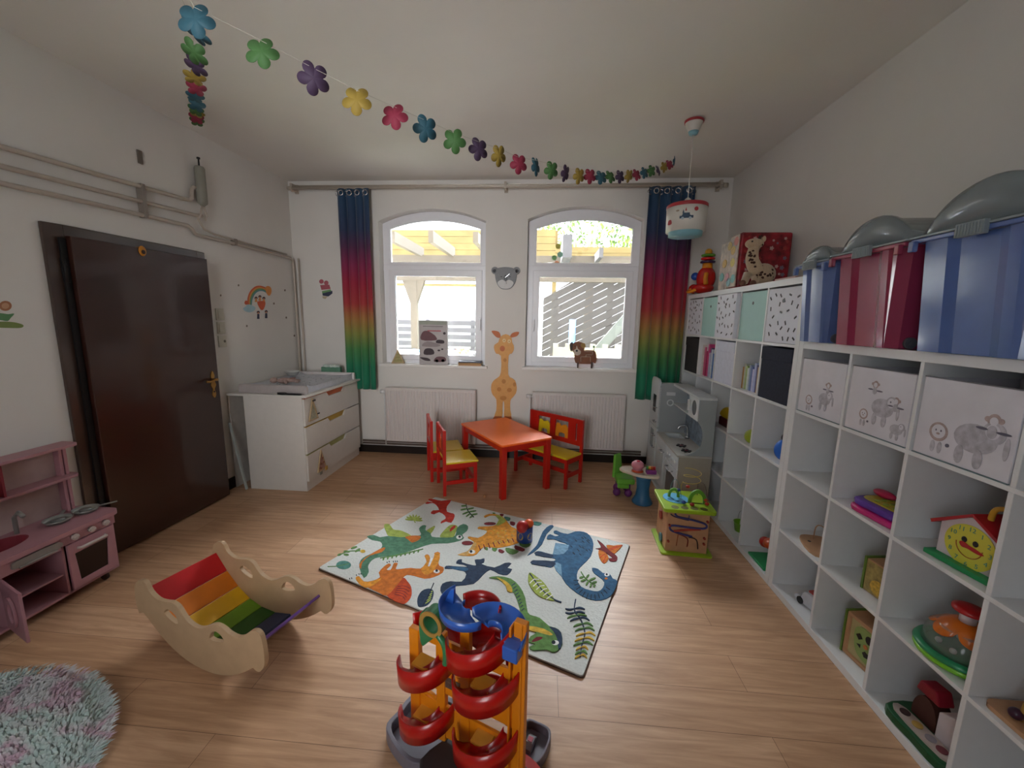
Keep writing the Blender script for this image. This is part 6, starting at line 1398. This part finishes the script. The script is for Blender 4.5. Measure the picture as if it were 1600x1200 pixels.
obj('head', G().sph((-.005, .045, .295), .042, sc=(.85, 1.5, .85)), M_gf, t)
for s in (-1, 1): obj('ear', G().sph((s*.02, -.01, .325), .016, sc=(.5, .8, 1.3)), M_gf, t); obj('horn', G().tube([(s*.012, .015, .325), (s*.014, .005, .352)], .006), M_gs, t)
obj('eye', G().sph((-.036, .075, .305), .006, seg=8), M_black, t)
for y in (.08, .01): g = G(); g.tube([(-.01, y-.01, .09), (-.025, y+.015, .03), (-.04, y+.03, .022)], .024, 10, rr=[.028, .025, .02]); obj('leg', g, M_gf, t); obj('hoof', G().sph((-.045, y+.035, .0215), .021), mat('plush_hoof', '#7c5546', .9), t)
rnd = random.Random(8); g = G()
for i in range(46):
    u = rnd.random()
    if u < .5: a_ = rnd.uniform(2.0, 4.3); b_ = rnd.uniform(-.7, .8); c0 = Vector((0, -.04, .085)); p = c0 + Vector((.0565*math.cos(a_)*math.cos(b_), .083*math.sin(a_)*math.cos(b_), .079*math.sin(b_)))
    else: v_ = rnd.random(); a_ = rnd.uniform(2.2, 4.1); zc_ = .13+.16*v_; yc_ = .02+.03*math.sin(PI*min(1, v_*.9+.1)); rr0 = .049-.012*v_; p = Vector((rr0*math.cos(a_), yc_+rr0*math.sin(a_), zc_)); c0 = Vector((0, yc_, zc_))
    nrm = (p-c0).normalized(); M_ = Matrix.Translation(p + nrm*.0012) @ nrm.to_track_quat('Z', 'Y').to_matrix().to_4x4(); r_ = rnd.uniform(.007, .012); g.add([(r_*math.cos(2*PI*k/7), r_*.8*math.sin(2*PI*k/7), 0) for k in range(7)] + [(0, 0, .002)], [(k, (k+1) % 7, 7) for k in range(7)] + [list(range(7))[::-1]], 0, M_)
o = obj('spots', g, M_gs, t); o['kind'] = 'stuff'
t = thing('stacking_robot', 'shiny red ride toy with stacked coloured rings on its head at the window end', 'toy', (.10, 1.69, Z5)); t.scale = (1.15, 1.15, 1.15)
M_rr = mat('robot_red', '#c8160f', .2, coat=.5)
obj('body', G().sph((0, 0, .13), .085, sc=(.85, .95, 1.15)), M_rr, t); obj('base', G().sph((-.02, .0, .05), .075, sc=(1.1, 1.4, .6)), M_rr, t); obj('nose_ball', G().sph((-.045, .13, .055), .04), M_rr, t)
obj('neck', G().cyl((0, -.01, .20), .038, .05, 'z', 20), mat('robot_orange', '#e08a1c', .3), t)
for k, (c_, r_) in enumerate((('#3c1f4c', .054), ('#c81f1c', .050), ('#5c9c2c', .050))): o = G(); o.lathe([(.02, 0), (r_, .004), (r_+.004, .012), (r_, .020), (.02, .024)], 26, c=(0, -.01, .245+.026*k)); obj('stacking_ring', o, mat('ring_'+c_, c_, .25, coat=.4), t)
obj('top_knob', G().sph((0, -.01, .335), .028), mat('robot_gold', '#d8a02c', .3), t); obj('eye_dome', G().sph((-.07, .045, .15), .032), mat('robot_blue', '#1f4fb0', .2, coat=.4), t)
obj('handle', G().tube(spline([(-.06, .06, .06), (-.11, .07, .03), (-.12, .02, .022), (-.10, -.03, .03), (-.05, -.04, .06)], 4, False), .012), mat('robot_orange'), t); obj('side_arm', G().tube(spline([(-.03, -.08, .16), (-.04, -.10, .12), (-.03, -.09, .08)], 4, False), .018), mat('robot_orange'), t)
tag(obj('pink_card', G().box(.01, .10, .13, .34, Z5, Z5+.012), mat('card_pink', '#c9a49c', .6), bev=.002), 'flat pale pink card lying near the end of the tall shelf top', 'card')

# ------------------------------------------------------------------ things in the compartments
def C5p(c, r, dy=0, x=.12): yf, yn, z = cell5(c, r); return (x, (yf+yn)/2+dy, z+.0006)
def C4p(c, r, dy=0, x=.12): yf, yn, z = cell4(c, r); return (x, (yf+yn)/2+dy, z+.0006)
t = thing('toy_truck', 'yellow topped toy vehicle with a dark red base in the third shelf row', 'toy', C5p(2, 2, -.02, .14)); obj('base', G().box(-.09, .09, -.12, .12, 0, .07), mat('truck_maroon', '#4c1418', .4), t, bev=.01); obj('cab', G().prism(spline([(-.12, .071), (.12, .071), (.11, .12), (.03, .16), (-.06, .15), (-.11, .11)], 3), -.08, .08, 'yz'), mat('truck_yellow', '#c9a81c', .35), t, bev=.008)
tag(obj('lime_ball', G().sph(Vector(C5p(3, 2, -.085, .055))+Vector((0, 0, .05)), .05, sc=(1, .9, 1)), mat('toy_lime', '#9aa82c', .4)), 'lime green rounded toy half hidden behind a divider, third row', 'toy')
t = thing('blue_toy', 'bright blue toy with a black cap behind the last divider of the tall shelf', 'toy', C5p(4, 2, -.085, .07)); obj('body', G().sph((0, 0, .07), .05, sc=(1.2, .9, 1.35)), mat('toy_blue', '#1f66c8', .3), t); obj('cap', G().sph((0, 0, .145), .028), M_black, t)
t = thing('green_bucket', 'small lime green bucket with a wire handle in the bottom row', 'bucket', C5p(3, 0, .02, .10)); obj('bucket_body', G().lathe([(.036, 0), (.048, .07), (.050, .07), (.046, .066), (.036, .004), (0, .003)], 24), mat('bucket_green', '#7cb82c', .35), t); obj('wire_handle', G().tube([(0, .049*math.cos(a_), .07+.085*math.sin(a_)) for a_ in [PI*k/14 for k in range(15)]], .0018, 5), M_steel, t)
for k in range(3): obj('white_peg', G().cyl((-.01+.01*k, -.02+.018*k, .02), .007, .065), mat('peg_white', '#cfd0c9', .4), t)
t = thing('animal_pop_toy', 'orange and red figure toy on a green base in the bottom row', 'toy', C5p(4, 0, -.03, .11)); obj('base', G().box(-.10, .08, -.10, .10, 0, .016), mat('toy_emerald', '#1f8c50', .4), t, bev=.006); obj('figure_body', G().lathe([(.03, .016), (.038, .04), (.03, .08), (.036, .10), (.02, .125), (0, .13)], 20, c=(0, -.03, 0)), mat('figure_cream', '#c9a27c', .4), t); obj('figure_hat', G().lathe([(.07, .125), (.065, .15), (.03, .17), (0, .172)], 24, c=(0, -.02, 0)), mat('figure_orange', '#c8501c', .35), t); obj('figure_knob', G().sph((-.03, .04, .12), .035), mat('figure_red', '#b8281c', .35), t)
# lower shelf
t = thing('bead_maze', 'wooden board with an arched bead wire in the second row from below', 'toy', C4p(0, 1, -.015, .11)); obj('board', G().prism(spline([(-.09, -.10), (.07, -.10), (.08, .06), (.02, .10), (-.06, .08)], 4), 0, .012), M_nw, t); obj('arch', G().tube(spline([(0, .06, .012), (0, .055, .08), (0, .02, .11), (0, -.06, .11), (0, -.09, .08), (0, -.095, .012)], 4, False), .003, 6), M_nw, t); obj('bead', G().sph((0, -.05, .05), .014), mat('bead_yellow', '#d8a82c', .35), t); obj('board_hole', G().cyl((-.04, .03, .0122), .008, .001), M_black, t)
t = thing('purple_play_phone', 'purple and magenta toy phone with yellow buttons', 'toy', C4p(1, 2, -.035, .10), .12); pts = spline([(-.07, -.11), (.07, -.11), (.09, 0), (.07, .11), (-.07, .11), (-.085, 0)], 4); obj('lower_shell', G().prism(pts, .0, .03), mat('phone_pink', '#c81f78', .25, coat=.4), t, bev=.010)
obj('upper_shell', G().prism([(x*.94, y*.94) for x, y in pts], .0305, .062), mat('phone_purple', '#5c2c9c', .25, coat=.4), t, bev=.012)
o = obj('keypad', G().prism([(x*.6, y*.75) for x, y in pts], .0622, .067), mat('phone_yellow', '#b8a02c', .3), t, bev=.002)
for i in range(3):
    for j in range(3): obj('key_button', G().cyl((-.03+.03*i, -.05+.04*j, .067), .010, .006, 'z', 12), mat('key_green', '#8fa03c', .3), o)
obj('receiver', G().sph((.03, .06, .085), .025, sc=(1, 2.0, .7)), mat('phone_red', '#b81c4c', .3), t)
t = thing('house_clock', 'toy house clock with a red roof, smiling yellow dial and green base', 'toy clock', C4p(2, 2, -.045, .06), .10); t.scale = (.92, .92, .92)
M_hw = mat('house_white', '#cfc4c8', .4); hw, hh, dp = .105, .125, .13
g = G(); g.prism([(-hw, .02), (hw, .02), (hw, hh+.02), (0, hh+.085), (-hw, hh+.02)], 0, dp, 'yz'); obj('house_body', g, M_hw, t, bev=.002)
obj('base', G().box(-.03, dp+.01, -hw-.02, hw+.02, 0, .0195), mat('toy_emerald'), t, bev=.004)
for s in (-1, 1):
    d = Vector((s*(hw+.022), -.074-.0)).normalized(); g = G(); p0 = (0, hh+.098); p1 = (s*(hw+.028), hh+.012); p1b = (s*(hw+.022), hh+.0); p0b = (0, hh+.0865); g.prism([p0, p1, p1b, p0b], -.015, dp+.01, 'yz'); obj('roof', g, mat('roof_red', '#a81420', .35, coat=.2), t, bev=.001)
obj('roof_handle', G().tube(spline([(.03, -.02, hh+.085), (.03, -.03, hh+.13), (.05, -.07, hh+.135), (.05, -.09, hh+.06)], 4, False), .009), mat('handle_yellow', '#c9962c', .35), t)
zc_ = .092; o = obj('dial', G().cyl((-.0025, 0, zc_), .082, .002, 'x', 44), mat('dial_yellow', '#d3cc44', .4, noise=.02), t)
g = G()
for k in range(1, 13):
    a_ = PI/2 - k*PI/6; y_ = -.066*math.cos(a_); z_ = zc_+.066*math.sin(a_)
    text(g, str(k), .024, Matrix.Translation((-.003, y_, z_)) @ Matrix(((0, 0, -1, 0), (-1, 0, 0, 0), (0, 1, 0, 0), (0, 0, 0, 1))), 0, .0004)
obj('numerals', g, mat('numeral_teal', '#4c9484', .4), o)
for s in (-1, 1): obj('eye', G().sph((-.004, s*.018, zc_+.022), .009, sc=(.4, 1, 1.2)), M_black, o)
g = G(); g.tube([(-.0035, .042*math.cos(a_), zc_+.005+.045*math.sin(a_)) for a_ in [PI+PI*k/14 for k in range(15)]], .0018, 5); obj('smile', g, mat('smile_brown', '#a8661c', .4), o)
g = G(); g.prism(spline([(.03, zc_+.006), (.018, zc_+.014), (.0, zc_+.008), (-.03, zc_+.004), (-.05, zc_-.004), (-.03, zc_-.010), (0, zc_-.006), (.02, zc_-.008)], 3), -.007, -.0045, 'yz'); obj('clock_hand', g, mat('hand_red', '#b0141c', .3), o, bev=.001)
t = thing('picture_cube', 'wooden cube with sunflower picture and green edge', 'toy', C4p(1, 1, -.07, .14), .12); obj('cube_body', G().box(-.06, .08, -.075, .075, 0, .15), M_nw, t, bev=.004); obj('green_edge', G().box(-.062, .082, .0752, .085, 0, .155), mat('edge_green', '#5f7c2c', .5), t); g = G(); g.prism(circ(0.01, .045, .032, 18), -.064, -.0602, 'yz'); obj('sunflower_print', g, mat('sunflower', '#c9a23c', .5, noise=.3, scale=80), t); g = G(); g.box(-.0615, -.0602, -.07, .07, .005, .145); obj('picture_face', g, mat('picture_mix', '#9c8a50', .5, noise=.4, scale=40), t)
t = thing('white_toy_car', 'small white and red toy car in the bottom row', 'toy car', C4p(0, 0, -.04, .12), .2); g = G(); g.prism(spline([(-.09, .01), (-.09, .035), (-.05, .045), (-.03, .08), (.04, .08), (.06, .04), (.09, .035), (.09, .01)], 3), -.05, .05, 'yz'); obj('car_body', g, mat('car_white', '#c9cdd6', .3, coat=.3), t, bev=.008); obj('car_roof', G().box(-.03, .03, -.025, .035, .0805, .095), mat('car_red', '#b84a44', .35), t, bev=.006)
for y in (-.055, .055): obj('wheel', G().cyl((-.055, y, .020), .0195, .012, 'x', 16), M_black, t)
t = thing('shape_sorter', 'wooden framed shape sorter with animal face and dark holes in the bottom row', 'toy', C4p(1, 0, -.065, .07), .12)
g = G(); g.ring([(-.10, .0), (.10, .0), (.10, .21), (-.10, .21)], [(-.083, .016), (.083, .016), (.083, .194), (-.083, .194)], 0, .15, 'yz'); obj('wooden_frame', g, M_nw, t, bev=.003); obj('green_side', G().box(-.004, .154, .1002, .108, 0, .215), mat('edge_green'), t)
o = obj('shape_panel', G().box(.01, .016, -.083, .083, .016, .194), mat('panel_birch', '#b5a878', .5, noise=.1), t)
g = G(); g.prism(spline([(.06, .15), (.03, .18), (-.03, .175), (-.07, .13), (-.065, .06), (-.03, .03), (.03, .04), (.055, .08)], 4), .0075, .0098, 'yz'); obj('leaf_face', g, mat('face_green', '#8fa860', .5), o)
for y, z, r1, r2, s in ((.035, .13, .016, .016, 4), (-.01, .145, .016, .019, 16), (.03, .09, .012, .010, 3), (-.04, .085, .016, .016, 3), (-.005, .07, .016, .015, 5)):
    g = G(); g.prism([(y+r1*math.cos(2*PI*k/s), z+r2*math.sin(2*PI*k/s)) for k in range(s)], .0055, .0072, 'yz'); obj('shape_hole', g, M_black, o)
obj('blue_block', G().box(.0055, .0095, -.075, -.05, .10, .15), mat('block_sky', '#5f94b8', .4), o); obj('orange_nose', G().cyl((.0045, .0, .105), .010, .004, 'x', 12), mat('nose_orange', '#c87a3c', .4), o)
t = thing('popper_toy', 'round push toy with clear dome, orange cap and red button on a green base', 'toy', C4p(2, 1, -.035, .115))
obj('base', G().lathe([(.10, 0), (.118, .008), (.122, .018), (.118, .026)], 44), mat('popper_lime', '#7cc82c', .3, coat=.3), t); obj('base_ring', G().lathe([(.119, .0262), (.124, .034), (.119, .043), (.105, .044)], 44), mat('popper_green', '#1f8c5c', .3, coat=.3), t)
obj('clear_dome', G().lathe([(.104, .044), (.098, .085), (.07, .125), (.03, .143)], 40), mat('clear_plastic', '#9aa49c', .08, noise=.0, alpha=.35, coat=.5), t)
g = G(); n = 60; vs = []
for i in range(n):
    a_ = 2*PI*i/n; l_ = abs(math.cos(3*a_))**.6; rr0 = .068+.024*l_; vs.append((rr0*math.cos(a_), rr0*math.sin(a_), .128-.026*l_))
for i in range(n): a_ = 2*PI*i/n; vs.append((.035*math.cos(a_), .035*math.sin(a_), .150))
g.add(vs, [(i, (i+1) % n, n+(i+1) % n, n+i) for i in range(n)] + [list(range(n, 2*n))], 0, None, True); obj('orange_cap', g, mat('popper_orange', '#d8701c', .3, coat=.3), t, solid=.004)
obj('plunger', G().cyl((0, 0, .152), .022, .035, 'z', 20), mat('plunger_white', '#cfc6c9', .3), t); obj('red_button', G().lathe([(.03, .187), (.045, .192), (.045, .203), (.03, .210), (0, .212)], 28), mat('popper_red', '#b8141c', .3, coat=.3), t)
for k in range(7): obj('rattle_bead', G().sph((.06*math.cos(k*.9), .06*math.sin(k*.9), .055), .010, seg=10), mat('bead_white', '#c9c4c0', .3), t)
t = thing('farm_toy', 'red and white barn toy on a dark green base in the bottom row', 'toy', C4p(2, 0, -.03, .10), .05)
obj('base', G().prism(spline([(-.08, -.12), (.08, -.12), (.10, 0), (.08, .12), (-.08, .12), (-.095, 0)], 4), 0, .035), mat('farm_green', '#14502c', .4), t, bev=.006); obj('road_plate', G().prism(spline([(-.075, -.09), (-.03, -.09), (-.03, .09), (-.075, .09)], 3), .0352, .045), mat('farm_cream', '#b8a8a0', .4), t)
obj('barn', G().prism([(-.11, .0355), (-.01, .0355), (-.01, .14), (-.06, .165), (-.11, .14)], -.02, .06, 'yz'), M_hw, t, bev=.004); obj('barn_arch', G().prism(arc(.045, .06, .045, 0, 180, 12, .08)+[(0, .0355), (.09, .0355)], -.01, .05, 'yz'), mat('barn_brown', '#4c2a24', .5), t); obj('barn_roof', G().prism([(-.0, .142), (.09, .142), (.08, .185), (.02, .19)], -.01, .05, 'yz'), mat('barn_red', '#8c1428', .35), t, bev=.006)
for y, c_ in ((.07, '#3c2424'), (.02, '#b8964c'), (-.03, '#8f8890'), (-.07, '#6c2a34')): obj('road_disc', G().cyl((-.052, y, .0452), .016, .004, 'z', 16), mat('disc_'+c_, c_, .4), t)
t = thing('bead_coaster', 'wooden bead toy with dark wires and a yellow arch at the right edge', 'toy', C4p(3, 1, .03, .12)); obj('board', G().prism(rsq(.10, .12, .03), 0, .014), M_nw, t); obj('wire', G().tube(spline([(.04, .09, .014), (.04, .088, .13), (.03, .06, .155), (.0, -.06, .155), (.0, -.09, .10)], 5, False), .0035, 7), mat('wire_plum', '#4c2430', .4), t); obj('wire', G().tube(spline([(.02, .085, .014), (.02, .08, .11), (.02, .05, .13), (.02, -.09, .12)], 5, False), .003, 7), mat('wire_plum'), t)
obj('yellow_arch', G().tube(spline([(-.06, .05, .014), (-.06, .04, .10), (-.06, .01, .115), (-.06, -.08, .10)], 5, False), .007, 8), mat('arch_amber', '#a8803c', .4), t); obj('purple_bead', G().sph((-.07, .055, .031), .017), mat('bead_plum', '#3c1c34', .3), t)

# beetle shaped hook on the door
t = thing('yellow_clip', 'yellow orange plastic clip hanging over the top of the dark door', 'clip', (0, 0, 0)); q = at(222, 391, 0, XL+.085)
g = G(); g.sph((XL+.086, q.y, q.z-.005), .028, sc=(.45, .9, 1.2)); obj('clip_body', g, mat('clip_amber', '#c8801c', .4), t); obj('clip_face', G().sph((XL+.098, q.y-.004, q.z-.012), .014, sc=(.4, 1, 1)), mat('clip_dark', '#3c2010', .5), t); obj('clip_hook', G().box(XL+.03, XL+.086, q.y-.01, q.y+.01, 1.9855, 1.990), mat('clip_amber'), t)
